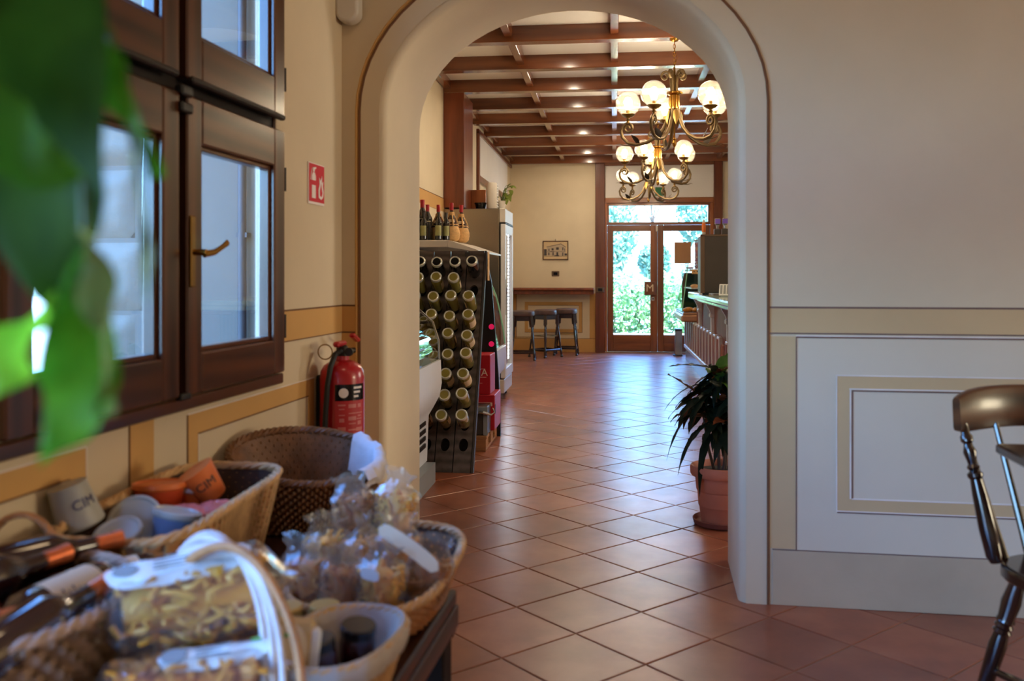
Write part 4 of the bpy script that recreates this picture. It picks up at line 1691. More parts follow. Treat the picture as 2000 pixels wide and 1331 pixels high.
t = thing('trailing_plant', 'pale green trailing plant at the right edge of the fridge top', 'plant', (-1.155, 9.40, 1.93))
b = MB()
b.lathe([(0.035, 0.0), (0.045, 0.09), (0.05, 0.095), (0.044, 0.095), (0.035, 0.08), (0.001, 0.08)], 14)
b.build('pot', M['white_plastic'], t)
rnd = random.Random(11)
st = MB()
for k in range(9):
    an = rnd.uniform(0, 2 * pi)
    h_ = rnd.uniform(0.12, 0.27)
    e = Vector((0.07 * cos(an) + 0.03, 0.05 * sin(an), h_))
    st.tube([(0, 0, 0.08), (e.x * 0.4, e.y * 0.4, h_ * 0.9), e], 0.002, 4)
    for q in range(2):
        vs, fs = leaf_shape(rnd.uniform(0.06, 0.09), rnd.uniform(0.04, 0.055), 0.5, 0.25)
        lf = MB()
        lf.add(vs, fs)
        o = lf.build('leaf', M['ivy'], t, 60)
        o.location = e * (1 - 0.35 * q)
        o.rotation_euler = (rnd.uniform(-0.9, 0.2), rnd.uniform(-0.5, 0.5), rnd.uniform(0, 6.28))
st.build('stem', M['stem'], t)


# ------------------------------------------------------------------ bottles on the display shelf
def upright_bottle(label, x, y, z, h, kind, rz=0):
    t = thing('wine_bottle' if kind != 'straw' else 'straw_flask', label, 'bottle', (x, y, z), rz, 'bottles on the display shelf')
    k = h / 0.30
    S3 = Matrix.Scale(k, 4)
    b = MB()
    if kind == 'straw':
        b.lathe([(0.03, 0.06), (0.055, 0.12), (0.034, 0.17), (0.017, 0.21), (0.0145, 0.235), (0.0145, 0.30)], 18, 0, S3)
        b.build('glass_body', M['amber'], t)
        b = MB()
        pr = [(0.040, 0.0), (0.048, 0.006)]
        for i in range(9):
            zz = 0.012 + i * 0.0135
            rr = 0.053 + 0.014 * sin(pi * min(1, (i + 1) / 9.0)) + (0.0025 if i % 2 else 0)
            pr.append((rr, zz))
        pr += [(0.05, 0.135)]
        b.lathe(pr, 22, 0, S3)
        for q in range(4):
            an = q * pi / 2 + 0.4
            b.tube([(0.058 * cos(an), 0.058 * sin(an), 0.12), (0.045 * cos(an), 0.045 * sin(an), 0.16), (0.018 * cos(an), 0.018 * sin(an), 0.215)], 0.006, 5, 0, X=S3)
        b.build('straw_cover', M['straw'], t)
        b = MB()
        b.lathe([(0.022, 0.205), (0.026, 0.215), (0.022, 0.232)], 14, 0, S3)
        b.build('straw_collar', M['straw'], t)
        b = MB()
        b.lathe([(0.016, 0.245), (0.0165, 0.30), (0.015, 0.304), (0.001, 0.304)], 14, 0, S3)
        b.build('capsule', M['capsule'], t)
        b = MB()
        b.lathe([(0.043, 0.150), (0.036, 0.172)], 10, 0, S3, a0=-2.4, a1=-0.7)
        b.build('label', M['cream'], t)
    else:
        b.lathe(BPROF[2:], 18, 0, S3)
        b.build('glass_body', M['darkglass'], t)
        b = MB()
        if kind == 'dark':
            b.lathe([(0.0155, 0.242), (0.016, 0.30), (0.001, 0.302)], 14, 0, S3)
            b.build('capsule', M['darkgrey'], t)
            b = MB()
            b.lathe([(0.0408, 0.05), (0.0408, 0.158)], 14, 0, S3, a0=-2.5, a1=-0.65)
            b.build('label', M['gold_label'], t)
        else:
            b.lathe([(0.0158, 0.240), (0.0162, 0.30), (0.001, 0.302)], 14, 0, S3)
            b.build('capsule', M['capsule'], t)
            b = MB()
            b.lathe([(0.0408, 0.16), (0.03, 0.205)], 12, 0, S3, a0=-2.5, a1=-0.65)
            b.build('label', M['cream'], t)
    return t


ZS = 1.536
for i, (lab, x) in enumerate((('dark bottle with gold label on the shelf edge, leftmost by the arch jamb', -1.66), ('dark bottle with gold label on the shelf, second from the arch jamb', -1.595),
                              ('dark bottle with gold label on the shelf, in the middle of the front row', -1.515), ('dark bottle with gold label on the shelf, beside the straw flasks', -1.395),
                              ('dark bottle on the shelf, half hidden left of the straw flasks', -1.345))):
    upright_bottle(lab, x, 7.25 + (0.06 if i in (1, 4) else 0), ZS, 0.225, 'dark', random.uniform(-0.3, 0.3))
upright_bottle('dark bottle with red capsule at the back of the shelf by the jamb', -1.645, 7.40, ZS, 0.32, 'redcap')
upright_bottle('tallest dark bottle with red capsule at the back of the shelf', -1.575, 7.48, ZS, 0.345, 'redcap')
upright_bottle('dark bottle with red capsule behind the middle gold label bottle', -1.520, 7.42, ZS, 0.30, 'redcap')
upright_bottle('straw covered flask with red capsule, leftmost and half hidden', -1.445, 7.50, ZS, 0.30, 'straw')
upright_bottle('straw covered flask with red capsule, in the middle of the flasks', -1.325, 7.44, ZS, 0.31, 'straw')
upright_bottle('straw covered flask with red capsule at the front corner of the shelf', -1.275, 7.62, ZS - 0.004, 0.31, 'straw')


# ------------------------------------------------------------------ chandeliers
def spiral(cx, cz, r0, r1, a0, a1, n=14):
    return [(cx + (r0 + (r1 - r0) * i / n) * cos(a0 + (a1 - a0) * i / n), cz + (r0 + (r1 - r0) * i / n) * sin(a0 + (a1 - a0) * i / n)) for i in range(n + 1)]


def chandelier(label, x, y, zb, th0, chain_top):
    t = thing('chandelier', label, 'chandelier', (x, y, zb), 0, 'chandeliers')
    Z0 = -2.25                                   # the drawing below is in heights with the finial at 2.25
    b = MB()
    b.lathe([(0.0005, 2.25), (0.012, 2.262), (0.018, 2.285), (0.010, 2.305), (0.016, 2.315), (0.007, 2.33), (0.006, 2.56)], 14, 0, Matrix.Translation((0, 0, Z0)))
    b.build('finial', M['brass'], t)
    b = MB()
    pr = [(0.030, 2.545), (0.046, 2.55), (0.046, 2.56), (0.034, 2.565), (0.034, 2.655), (0.044, 2.66), (0.056, 2.668), (0.056, 2.68), (0.044, 2.685), (0.010, 2.688)]
    b.lathe(pr, 20, 0, Matrix.Translation((0, 0, Z0)))
    for k in range(10):
        an = 2 * pi * k / 10
        b.tube([(0.034 * cos(an), 0.034 * sin(an), 2.567 + Z0), (0.034 * cos(an), 0.034 * sin(an), 2.655 + Z0)], 0.006, 6)
        b.sphere((0.056 * cos(an), 0.056 * sin(an), 2.674 + Z0), 0.008, 8, 6)
    b.build('column', M['brass'], t)
    # arm profile in (r, z)
    arm = [(0.032, 2.56), (0.045, 2.49), (0.085, 2.40), (0.145, 2.335), (0.22, 2.295), (0.30, 2.283), (0.365, 2.30), (0.405, 2.345), (0.415, 2.395), (0.40, 2.437), (0.372, 2.458)]
    arm += spiral(0.362, 2.415, 0.043, 0.010, pi * 0.42, pi * 0.42 + 3.4 * pi * 0.8, 14)
    top = [(0.022, 2.688), (0.026, 2.76), (0.030, 2.80)] + spiral(0.070, 2.808, 0.042, 0.010, pi * 0.95, pi * 0.95 - 3.0 * pi * 0.8, 12)
    up = Z0
    for k in range(5):
        a = th0 + 2 * pi * k / 5
        R = Matrix.Rotation(a, 4, 'Z')
        b = MB()
        b.tube([(r, 0, z + up) for r, z in arm], [0.0135] * 9 + [0.010] * (len(arm) - 9), 8, 0, X=R)
        b.tube([(0.30, 0, 2.284 + up), (0.38, 0.004, 2.278 + up), (0.43, 0.01, 2.295 + up), (0.455, 0.02, 2.29 + up)], [0.006, 0.005, 0.003, 0.001], 5, 0, X=R)
        ao = b.build('arm', M['iron'], t)
        b = MB()
        vs, fs = leaf_shape(0.095, 0.05, -0.2, 0.25)
        b.add(vs, fs, 0, R @ Matrix.Translation((0.27, 0.012, 2.29 + up)) @ Matrix.Rotation(-pi / 2, 4, 'Z') @ Matrix.Rotation(0.7, 4, 'X') @ Matrix.Rotation(0.8, 4, 'Y'))
        b.build('leaf', M['iron_dark'], ao, 60)
        b = MB()
        vs, fs = leaf_shape(0.13, 0.048, 0.1, 0.3)
        b.add(vs, fs, 0, R @ Matrix.Rotation(0.63, 4, 'Z') @ Matrix.Translation((0.040, 0, 2.545 + up)) @ Matrix.Rotation(-pi / 2, 4, 'Z') @ Matrix.Rotation(-1.30, 4, 'X'))
        b.build('leaf', M['brass_dull'], ao, 60)
        b = MB()
        b.tube([(r, 0, z + up) for r, z in top], 0.010, 7, 0, X=R)
        b.build('scroll', M['iron'], t)
        # lamp: cup, globe, bulb
        C = R @ Matrix.Translation((0.362, 0, up))
        b = MB()
        b.lathe([(0.010, 2.452), (0.012, 2.475), (0.018, 2.480), (0.010, 2.487), (0.014, 2.497), (0.040, 2.508), (0.056, 2.524), (0.054, 2.526), (0.02, 2.518), (0.014, 2.520), (0.014, 2.56), (0.001, 2.56)], 18, 0, C)
        co_ = b.build('cup', M['brass_dull'], t)
        b = MB()
        pr = [(0.098 * sin(pi * i / 18), 2.612 - 0.098 * cos(pi * i / 18)) for i in range(3, 18)] + [(0.0005, 2.710)]
        b.lathe(pr, 24, 0, C)
        b.build('globe', M['globe'], co_, 80)
        b = MB()
        b.lathe([(0.008, 2.555), (0.022, 2.575), (0.031, 2.605), (0.029, 2.632), (0.018, 2.655), (0.0005, 2.664)], 14, 0, C)
        b.build('bulb', M['bulb'], co_, 80)
        p = (Matrix.Translation((x, y, zb)) @ C) @ Vector((0, 0, 2.60))
        lamp('POINT', 'chandelier_bulb', p, 16, (1.0, 0.82, 0.60), size=0.04)
    # rod, chain, ceiling hook
    b = MB()
    b.tube([(0, 0, 2.68 + up), (0, 0, 2.875 + up)], 0.009, 8)
    b.build('rod', M['brass_dull'], t)
    b = MB()
    zz, i = 2.875 + up, 0
    while zb + zz < chain_top - 0.02:
        pts = [((0.009 * cos(a)) if i % 2 else 0, 0 if i % 2 else 0.009 * cos(a), zz + 0.016 + 0.019 * sin(a)) for a in [2 * pi * q / 10 for q in range(10)]]
        b.tube(pts, 0.0026, 5, closed=True)
        zz += 0.029
        i += 1
    b.tube([(0, 0, zz), (0, 0, chain_top - zb)], 0.004, 6)
    b.lathe([(0.001, -0.03), (0.03, -0.02), (0.04, 0.0)], 14, 0, Matrix.Translation((0, 0, chain_top - zb)))
    b.tube([(0.002, 0.01, 2.88 + up), (0.022, 0.012, 2.95 + up), (0.006, 0.01, 3.0 + up), (0.0, 0.008, chain_top - zb)], 0.0025, 5)
    b.build('chain', M['brass'], t)


chandelier('nearest and largest looking chandelier of globe lamps by the arch', 0.463, 7.255, 2.25, radians(-46), 3.098)
chandelier('middle chandelier of globe lamps in the row of three', 0.470, 10.155, 2.235, radians(-44), 3.098)
chandelier('farthest chandelier of globe lamps, in front of the exit sign', 0.465, 12.75, 2.26, radians(-18), 3.22)

# ------------------------------------------------------------------ bar counter on the right
t = thing('bar_counter', 'bar counter with pale green marble top, wooden front and pale pilasters', 'counter', (1.4, 10.0, 0))
ox, oy = -1.4, -10.0
b = MB()
b.box(1.08 + ox, 1.75 + ox, 6.6 + oy, 12.38 + oy, 0.19, 0.95)
b.box(1.08 + ox, 1.75 + ox, 12.38 + oy, 14.0 + oy, 0.19, 0.635)
b.build('carcass', M['counter_wood'], t)
b = MB()
b.box(1.06 + ox, 1.7 + ox, 6.6 + oy, 14.0 + oy, 0.0, 0.19)
b.build('kick_plate', M['steel'], t)
b = MB()
b.box(1.035 + ox, 1.09 + ox, 6.6 + oy, 14.02 + oy, 0.185, 0.235, ch=0.006)

b.build('rail', M['counter_white'], t)
yy, k = 7.0, 0
pil = MB()
pil.box(-0.035, 0.012, -0.085, 0.085, 0, 0.40, 0, ch=0.005)
pil.box(-0.042, -0.034, -0.075, 0.075, 0.02, 0.38, 1, ch=0.003)
pil_me = pil.mesh('pilaster', [M['counter_white'], M['counter_wood']])
while yy < 14.0:
    if yy > 9.4 or k % 4 == 1:
        part(pil_me, 'pilaster', t, (1.075 + ox, yy + oy, 0.235))
    k += 1
    if yy < 11.7 and k % 4 == 2:
        b = MB()
        b.box(1.045 + ox, 1.09 + ox, yy - 0.035 + oy, yy + 0.035 + oy, 0.635, 0.82, ch=0.006)
        b.box(1.03 + ox, 1.09 + ox, yy - 0.045 + oy, yy + 0.045 + oy, 0.80, 0.845, ch=0.008)
        b.prism([(1.08 + ox, 0.845), (1.04 + ox, 0.845), (1.03 + ox, 0.88), (0.99 + ox, 0.95), (1.08 + ox, 0.95)], 'y', yy - 0.035 + oy, yy + 0.035 + oy)
        b.build('bracket', M['counter_white'], t)
    yy += 0.36
for yy in [7.18 + 0.36 * q for q in range(19)]:
    b = MB()
    b.box(1.058 + ox, 1.085 + ox, yy - 0.095 + oy, yy + 0.095 + oy, 0.27, 0.57, ch=0.012)
    b.build('front_panel', M['counter_wood'], t)
b = MB()
b.box(0.98 + ox, 1.85 + ox, 6.6 + oy, 11.6 + oy, 0.95, 0.985, ch=0.008)
b.build('under_moulding', M['counter_wood'], t)
b = MB()
b.box(0.83 + ox, 1.45 + ox, 6.6 + oy, 9.9 + oy, 1.018, 1.062, ch=0.012)
b.box(0.87 + ox, 1.45 + ox, 6.6 + oy, 9.86 + oy, 0.985, 1.018, ch=0.008)
b.build('marble_top', M['marble'], t)
b = MB()
b.box(0.90 + ox, 1.5 + ox, 10.1 + oy, 11.5 + oy, 0.985, 1.06, ch=0.010)
b.build('marble_top', M['marble'], t)

# pastry case at the far end of the counter
t = thing('pastry_case', 'glass pastry case with a copper band at the far end of the counter', 'display case', (1.3, 13.0, 0))
ox, oy = -1.3, -13.0
b = MB()
b.box(0.885 + ox, 1.30 + ox, 12.42 + oy, 13.9 + oy, 0.64, 0.735, ch=0.02)
b.box(0.905 + ox, 1.30 + ox, 12.44 + oy, 13.9 + oy, 0.735, 0.762, ch=0.01)
b.build('copper_band', M['copperband'], t)
b = MB()
b.box(0.91 + ox, 1.7 + ox, 12.45 + oy, 13.9 + oy, 0.762, 0.772)
b.build('display_tray', M['steel'], t)
b = MB()
b.add([(0.895 + ox, 12.43 + oy, 0.77), (0.975 + ox, 12.43 + oy, 1.42), (0.975 + ox, 13.9 + oy, 1.42), (0.895 + ox, 13.9 + oy, 0.77)], [(0, 1, 2, 3)])
b.build('front_glass', M['glass_case'], t)
b = MB()
b.tube([(0.895 + ox, 12.43 + oy, 0.77), (0.975 + ox, 12.43 + oy, 1.42)], 0.006, 6)
b.tube([(0.975 + ox, 12.43 + oy, 1.42), (0.975 + ox, 13.9 + oy, 1.42)], 0.006, 6)
b.build('glass_edge', M['edge_green'], t)
b = MB()
b.box(1.0 + ox, 1.5 + ox, 12.5 + oy, 13.9 + oy, 1.32, 1.345)
b.box(1.02 + ox, 1.5 + ox, 12.5 + oy, 13.9 + oy, 1.08, 1.095)
b.box(1.28 + ox, 1.31 + ox, 12.5 + oy, 12.54 + oy, 0.77, 1.345)
b.build('glass_shelf', M['counter_white'], t)
b = MB()
b.box(0.99 + ox, 1.45 + ox, 13.80 + oy, 13.85 + oy, 0.775, 1.30)
b.build('back_panel', M['bottle_green'], t)
rnd = random.Random(5)


def pastry(label, x, y, z, s, m, group):
    t = thing('croissant', label, 'pastry', (x, y, z), rnd.uniform(0, 6.28), group)
    b = MB()
    n_ = 12
    pts, rs = [], []
    for i in range(n_ + 1):
        a = -1.1 + 2.2 * i / n_
        pts.append((s * sin(a), s * cos(a) * 0.6 - s * 0.4, s * 0.36))
        rs.append(s * (0.1 + 0.34 * cos(a * 1.25) + (0.03 if i % 2 else 0)))
    b.tube(pts, rs, 10, 0, flat=1.0)
    b.build('crumb', m, t, 60)
    return t


i = 0
pos = ['at the front left of the tray', 'front and centre on the tray', 'at the front right of the tray', 'behind the front left one', 'behind the centre one', 'at the back right of the tray']
for (x, y, z) in ((0.965, 12.52, 0.772), (1.06, 12.53, 0.772), (1.17, 12.52, 0.772), (1.0, 12.66, 0.772), (1.11, 12.68, 0.772), (1.21, 12.65, 0.772)):
    pastry('golden croissant in the pastry case, ' + pos[i], x, y, z, 0.075, M['pastry'], 'croissants in the case')
    i += 1
for i, (x, lab) in enumerate(((1.07, 'left'), (1.155, 'middle'), (1.24, 'right'))):
    pastry('pale glazed pastry on the upper glass shelf, %s one' % lab, x, 12.57, 1.095, 0.06, M['pastry_pale'], 'pastries on the glass shelf')

# things standing on the case and counter
t = thing('sweet_jar', 'tall slim jar of red and orange sweets on the pastry case', 'jar', (1.10, 12.60, 1.345))
b = MB()
for k in range(17):
    for q in range(3):
        an = q * 2.1 + k
        b.sphere((0.016 * cos(an), 0.016 * sin(an), 0.014 + 0.021 * k), 0.014, 7, 5, rnd.choice((0, 0, 1)))
o = b.build('sweets', [M['sweet_red'], M['sweet_orange']], t)
o['kind'] = 'stuff'
b = MB()
b.lathe([(0.034, 0), (0.034, 0.375)], 14)
b.build('glass', M['clearbottle'], t)
b = MB()
b.lathe([(0.035, 0.375), (0.035, 0.395), (0.001, 0.396)], 14)
b.build('lid', M['grey'], t)
t = thing('water_bottle', 'clear water bottle with a blue cap beside the dark machine', 'bottle', (1.16, 12.52, 1.345))
b = MB()
b.lathe([(0.035, 0), (0.042, 0.01), (0.042, 0.19), (0.036, 0.22), (0.016, 0.27), (0.014, 0.29)], 18)
b.build('body', M['clearbottle'], t)
b = MB()
b.lathe([(0.0425, 0.03), (0.0425, 0.16)], 14, a0=-2.4, a1=-1.0)
b.build('label', M['blue'], t)
b = MB()
b.lathe([(0.017, 0.285), (0.017, 0.325), (0.001, 0.327)], 14)
b.build('cap', M['bluecap'], t)
t = thing('sweet_tray', 'small clear tray of pink sweets on the pastry case edge', 'tray', (1.005, 12.55, 1.345))
b = MB()
b.lathe([(0.045, 0), (0.062, 0.05), (0.064, 0.055)], 18)
b.build('bowl', M['clearbottle'], t)
b = MB()
b.lathe([(0.042, 0.004), (0.05, 0.026), (0.001, 0.03)], 14)
b.build('sweets', M['pink'], t)
t = thing('card_stand', 'small wooden block card holder on the edge of the pastry case', 'card holder', (1.075, 12.46, 1.28))
b = MB()
b.box(-0.05, 0.05, -0.02, 0.03, 0.0, 0.062, ch=0.004)
b.build('block', M['straw'], t)
b = MB()
for sx in (-0.022, 0.02):
    b.lathe([(0.009, 0), (0.001, 0.003)], 10, 0, Matrix.Translation((sx, -0.02, 0.034)) @ Matrix.Rotation(pi / 2, 4, 'X'))
b.build('hole', M['ink'], t)
b = MB()
pts = [(0.0, 0.10), (0.006, 0.02), (0.0, -0.06), (-0.02, -0.13), (-0.05, -0.19)]
vs = [(1.14 + x + q * 0.055, 12.42 + 0.001 * i, 1.31 + z) for i, (x, z) in enumerate(pts) for q in (0, 1)]
b.add(vs, [(2 * i, 2 * i + 1, 2 * i + 3, 2 * i + 2) for i in range(4)])
o = b.build('price_ribbon', M['straw'])
tag(o, 'curled tan paper strip hanging beside the dark machine', 'paper')

t = thing('bar_machine', 'tall dark grey machine casing on the marble counter', 'machine', (1.22, 9.5, 1.062))
b = MB()
b.box(-0.36, 0.40, -0.17, 0.22, 0.02, 0.60, ch=0.012)
b.build('casing', M['darkgrey'], t)
b = MB()
b.box(-0.37, -0.325, -0.175, -0.16, 0.02, 0.60, ch=0.004)
b.box(-0.37, 0.40, -0.175, -0.16, 0.585, 0.605, ch=0.004)
b.build('front_edge', M['plate_grey'], t)
b = MB()
for xx in (-0.3, 0.3):
    for yy in (-0.12, 0.16):
        b.lathe([(0.02, 0), (0.02, 0.022)], 10, 0, Matrix.Translation((xx, yy, 0)))
b.build('foot', M['black'], t)
for lab, x, y in (('violet topped coffee container on the dark machine, left one', 1.03, 9.44), ('violet topped coffee container on the dark machine, right one', 1.10, 9.40)):
    t = thing('coffee_container', lab, 'container', (x, y, 1.665), group='containers on the machine')
    b = MB()
    b.box(-0.035, 0.03, -0.03, 0.03, 0.0, 0.06, ch=0.006)
    b.build('stand', M['darkgrey'], t)
    b = MB()
    b.lathe([(0.012, 0.06), (0.018, 0.10), (0.028, 0.11), (0.028, 0.165), (0.001, 0.17)], 14)
    b.build('jar', M['chrome'], t)
    b = MB()
    b.box(-0.026, 0.026, -0.032, -0.026, 0.112, 0.160)
    b.build('lid', M['purple'], t)
t = thing('small_bottle', 'slim orange labelled bottle standing on the corner of the dark machine', 'bottle', (0.895, 9.44, 1.665))
b = MB()
b.lathe([(0.014, 0), (0.018, 0.01), (0.019, 0.1), (0.012, 0.14), (0.009, 0.155)], 14)
b.build('body', M['white_plastic'], t)
b = MB()
b.lathe([(0.0195, 0.03), (0.0198, 0.095), (0.015, 0.125)], 14)
b.build('label', M['sweet_orange'], t)
t = thing('price_board', 'small tilted board of price labels on the marble counter', 'price board', (1.02, 8.55, 1.062), rot=(0, 0, -0.2))
b = MB()
X = Matrix.Translation((0, 0, 0.012)) @ Matrix.Rotation(-0.6, 4, 'X')
b.box(-0.075, 0.085, -0.004, 0.004, 0.0, 0.125, 0, X, ch=0.003)
b.build('board', M['paper_white'], t)
b = MB()
for k in range(5):
    b.box(-0.065 + 0.03 * k, -0.045 + 0.03 * k, -0.006, -0.004, 0.015, 0.11, 0, X)
b.build('strip', M['grey'], t)
b = MB()
b.box(-0.06, 0.07, 0.0, 0.09, 0.0, 0.012)
b.build('base', M['grey'], t)
t = thing('sweet_box', 'small pink box standing behind the price board', 'box', (1.14, 8.72, 1.062))
b = MB()
b.box(-0.05, 0.05, -0.03, 0.03, 0, 0.19, ch=0.004)
b.build('box', M['pink'], t)
b = MB()
b.box(-0.045, 0.045, -0.032, -0.03, 0.12, 0.17)
b.build('label', M['paper_white'], t)
t = thing('waste_bin', 'slim pale metal bin beside the glazed door at the counter end', 'bin', (1.0, 14.7, 0))
b = MB()
b.box(-0.055, 0.055, -0.09, 0.09, 0.015, 0.40, ch=0.006)
b.build('body', M['steel'], t)
b = MB()
b.box(-0.06, 0.06, -0.095, 0.095, 0.40, 0.425, ch=0.006)
b.box(-0.085, 0.06, -0.11, 0.11, 0.0, 0.018, ch=0.004)
b.build('lid_and_foot', M['black'], t)

# ------------------------------------------------------------------ potted croton behind the arch
PX, PY = 0.535, 4.735
t = thing('potted_plant', 'dark bronze leaved plant in a terracotta pot behind the right jamb', 'plant', (PX, PY, 0))
b = MB()
b.lathe([(0.098, 0.012), (0.102, 0.03), (0.108, 0.09), (0.111, 0.094), (0.113, 0.10), (0.118, 0.17), (0.122, 0.174), (0.124, 0.18), (0.130, 0.245), (0.148, 0.248), (0.153, 0.256), (0.155, 0.285), (0.150, 0.298), (0.142, 0.300), (0.134, 0.292), (0.128, 0.26), (0.001, 0.258)], 40)
b.build('pot', M['terracotta'], t)
b = MB()
b.lathe([(0.10, 0.0), (0.135, 0.006), (0.142, 0.03), (0.138, 0.034), (0.128, 0.012), (0.001, 0.010)], 36)
b.build('saucer', M['terracotta_dark'], t)
b = MB()
b.lathe([(0.131, 0.268), (0.06, 0.276), (0.001, 0.278)], 24)
b.build('soil', M['soil'], t)
rnd = random.Random(21)
stem = MB()
heads = []
for k, (hx, hy, hh) in enumerate(((-0.03, -0.02, 0.74), (-0.10, 0.02, 0.62), (0.06, 0.03, 0.80), (0.02, -0.05, 0.52), (0.10, -0.03, 0.66))):
    stem.tube([(hx * 0.3, hy * 0.3, 0.26), (hx * 0.6, hy * 0.6, hh * 0.6), (hx, hy, hh)], [0.009, 0.007, 0.004], 6)
    heads.append((hx, hy, hh))
stem.build('stem', M['bark'], t)
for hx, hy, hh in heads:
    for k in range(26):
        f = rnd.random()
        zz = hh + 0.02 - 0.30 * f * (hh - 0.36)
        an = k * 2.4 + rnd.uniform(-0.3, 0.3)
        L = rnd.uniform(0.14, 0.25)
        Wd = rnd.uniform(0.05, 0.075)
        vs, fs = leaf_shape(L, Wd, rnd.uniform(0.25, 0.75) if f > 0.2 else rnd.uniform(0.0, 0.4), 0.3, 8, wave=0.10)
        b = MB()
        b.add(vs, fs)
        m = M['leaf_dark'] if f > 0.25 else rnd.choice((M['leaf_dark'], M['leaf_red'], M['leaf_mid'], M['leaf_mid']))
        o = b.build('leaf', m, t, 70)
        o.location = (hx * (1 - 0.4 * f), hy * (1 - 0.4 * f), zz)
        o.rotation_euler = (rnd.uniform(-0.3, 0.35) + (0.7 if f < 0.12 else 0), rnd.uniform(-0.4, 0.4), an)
for (an, L, zz, bend, pit) in ((pi / 2 + 0.25, 0.30, 0.60, 1.0, 0.1), (pi / 2 - 0.15, 0.27, 0.70, 0.7, 0.2), (pi / 2 + 0.5, 0.26, 0.50, 1.0, 0.1), (pi / 2 - 0.05, 0.24, 0.78, 0.2, 0.25), (pi / 2 + 0.9, 0.24, 0.46, 1.2, -0.1)):
    vs, fs = leaf_shape(L, 0.046, bend, 0.3, 10, wave=0.12)
    b = MB()
    b.add(vs, fs)
    o = b.build('leaf', M['leaf_dark'], t, 70)
    o.location = (-0.03, 0.0, zz)
    o.rotation_euler = (pit, 0, an)

# ------------------------------------------------------------------ greenery outside the far door
rnd = random.Random(33)


def leaf_cloud(name, label, cat, n, fn, size, m, loc=(0, 0, 0), thing_parent=None):
    vs, fs = [], []
    for i in range(n):
        p = Vector(fn())
        s_ = size * rnd.uniform(0.6, 1.3)
        R = Euler((rnd.uniform(0, 6.28), rnd.uniform(0, 6.28), rnd.uniform(0, 6.28))).to_matrix()
        q = [(-s_ * 0.28, 0, 0), (0, -s_ * 0.6, 0.1 * s_), (s_ * 0.28, 0, 0), (0, s_ * 0.6, 0.1 * s_)]
        n0 = len(vs)
        vs += [tuple(p + R @ Vector(a)) for a in q]
        fs.append((n0, n0 + 1, n0 + 2, n0 + 3))
    b = MB()
    b.v, b.f, b.m = vs, fs, [0] * len(fs)
    o = b.build(name, m, thing_parent, 0)
    return o


h = thing('hedge', 'leafy green hedge in the sun right outside the glazed door', 'hedge', (0.9, 18.2, -0.13))
def hf():
    while True:
        x, y, z = rnd.uniform(-2.2, 2.4), rnd.uniform(-0.5, 0.6), rnd.uniform(0.05, 1.5)
        if z < 1.22 + 0.12 * sin(x * 5.1) + rnd.random() ** 3 * 0.4:
            return (x, y, z)
o = leaf_cloud('foliage', None, None, 9000, hf, 0.10, M['hedge'], thing_parent=h)
o['kind'] = 'stuff'
b = MB()
for k in range(9):
    x = -1.9 + 0.48 * k
    b.tube([(x, 0, 0), (x + 0.05, 0.05, 0.5), (x - 0.06, 0.0, 1.15)], [0.022, 0.016, 0.006], 6)
b.build('trunk', M['bark'], h)
b = MB()
b.box(-3.0, 5.0, 17.0, 17.15, -0.14, 0.20, ch=0.01)
tag(b.build('kerb_wall', M['pave']), 'low pale kerb wall in front of the hedge outside', 'wall')
for lab, x, y, zc, rx, rz, n_ in (('blue green tree standing left behind the hedge', -0.25, 24.0, 2.5, 0.9, 1.25, 2200), ('small dark shrub in the middle behind the hedge', 0.98, 23.0, 1.62, 0.40, 0.45, 900),
                                  ('tall tree standing right behind the hedge', 2.5, 25.0, 3.1, 0.9, 1.3, 2000), ('slender pale tree far behind the hedge', 1.2, 30.0, 4.4, 1.4, 0.8, 450)):
    h = thing('tree' if zc > 2 else 'shrub', lab, 'tree' if zc > 2 else 'shrub', (x, y, -0.13))
    def tf():
        while True:
            p = Vector((rnd.uniform(-1, 1), rnd.uniform(-1, 1), rnd.uniform(-1, 1)))
            if p.length < 1 and p.length > rnd.random() * 0.9:
                return (p.x * rx, p.y * rx, zc + 0.13 + p.z * rz)
    o = leaf_cloud('crown', None, None, n_, tf, 0.15, M['tree_leaf'], thing_parent=h)
    o['kind'] = 'stuff'
    b = MB()
    b.tube([(0, 0, 0), (0.04, 0, zc * 0.5), (-0.03, 0.02, zc)], [0.07, 0.055, 0.02], 8)
    for q in range(4):
        an = q * 1.7
        b.tube([(0.02, 0, zc * 0.7), (rx * 0.5 * cos(an), rx * 0.5 * sin(an), zc + 0.3 * rz)], [0.03, 0.008], 6)
    b.build('trunk', M['bark'], h)

# ================================================================== front room things
FRONT = True
TZ = 0.50
t = thing('low_table', 'low dark wooden table along the wall under the baskets', 'table', (-0.87, 1.5, 0))
ox, oy = 0.87, -1.5
for k, (xa, xb) in enumerate(((-1.27, -1.015), (-1.011, -0.745), (-0.741, -0.482))):
    b = MB()
    b.box(xa + ox, xb + ox, 0.75 + oy, 2.16 + oy, TZ - 0.035, TZ, ch=0.005)
    b.build('board', M['dark_wood'], t)
b = MB()
b.box(-0.512 + ox, -0.478 + ox, 0.75 + oy, 2.165 + oy, TZ - 0.09, TZ - 0.036, ch=0.004)
b.box(-1.26 + ox, -0.48 + ox, 2.11 + oy, 2.15 + oy, TZ - 0.10, TZ - 0.036, ch=0.004)
b.build('apron', M['dark_wood'], t)
for x, y in ((-0.535, 2.10), (-1.22, 2.10), (-0.535, 0.82), (-1.22, 0.82)):
    b = MB()
    b.box(x - 0.04 + ox, x + 0.045 + ox, y - 0.04 + oy, y + 0.04 + oy, 0, TZ - 0.036, ch=0.005)
    b.build('leg', M['leg_dark'], t)
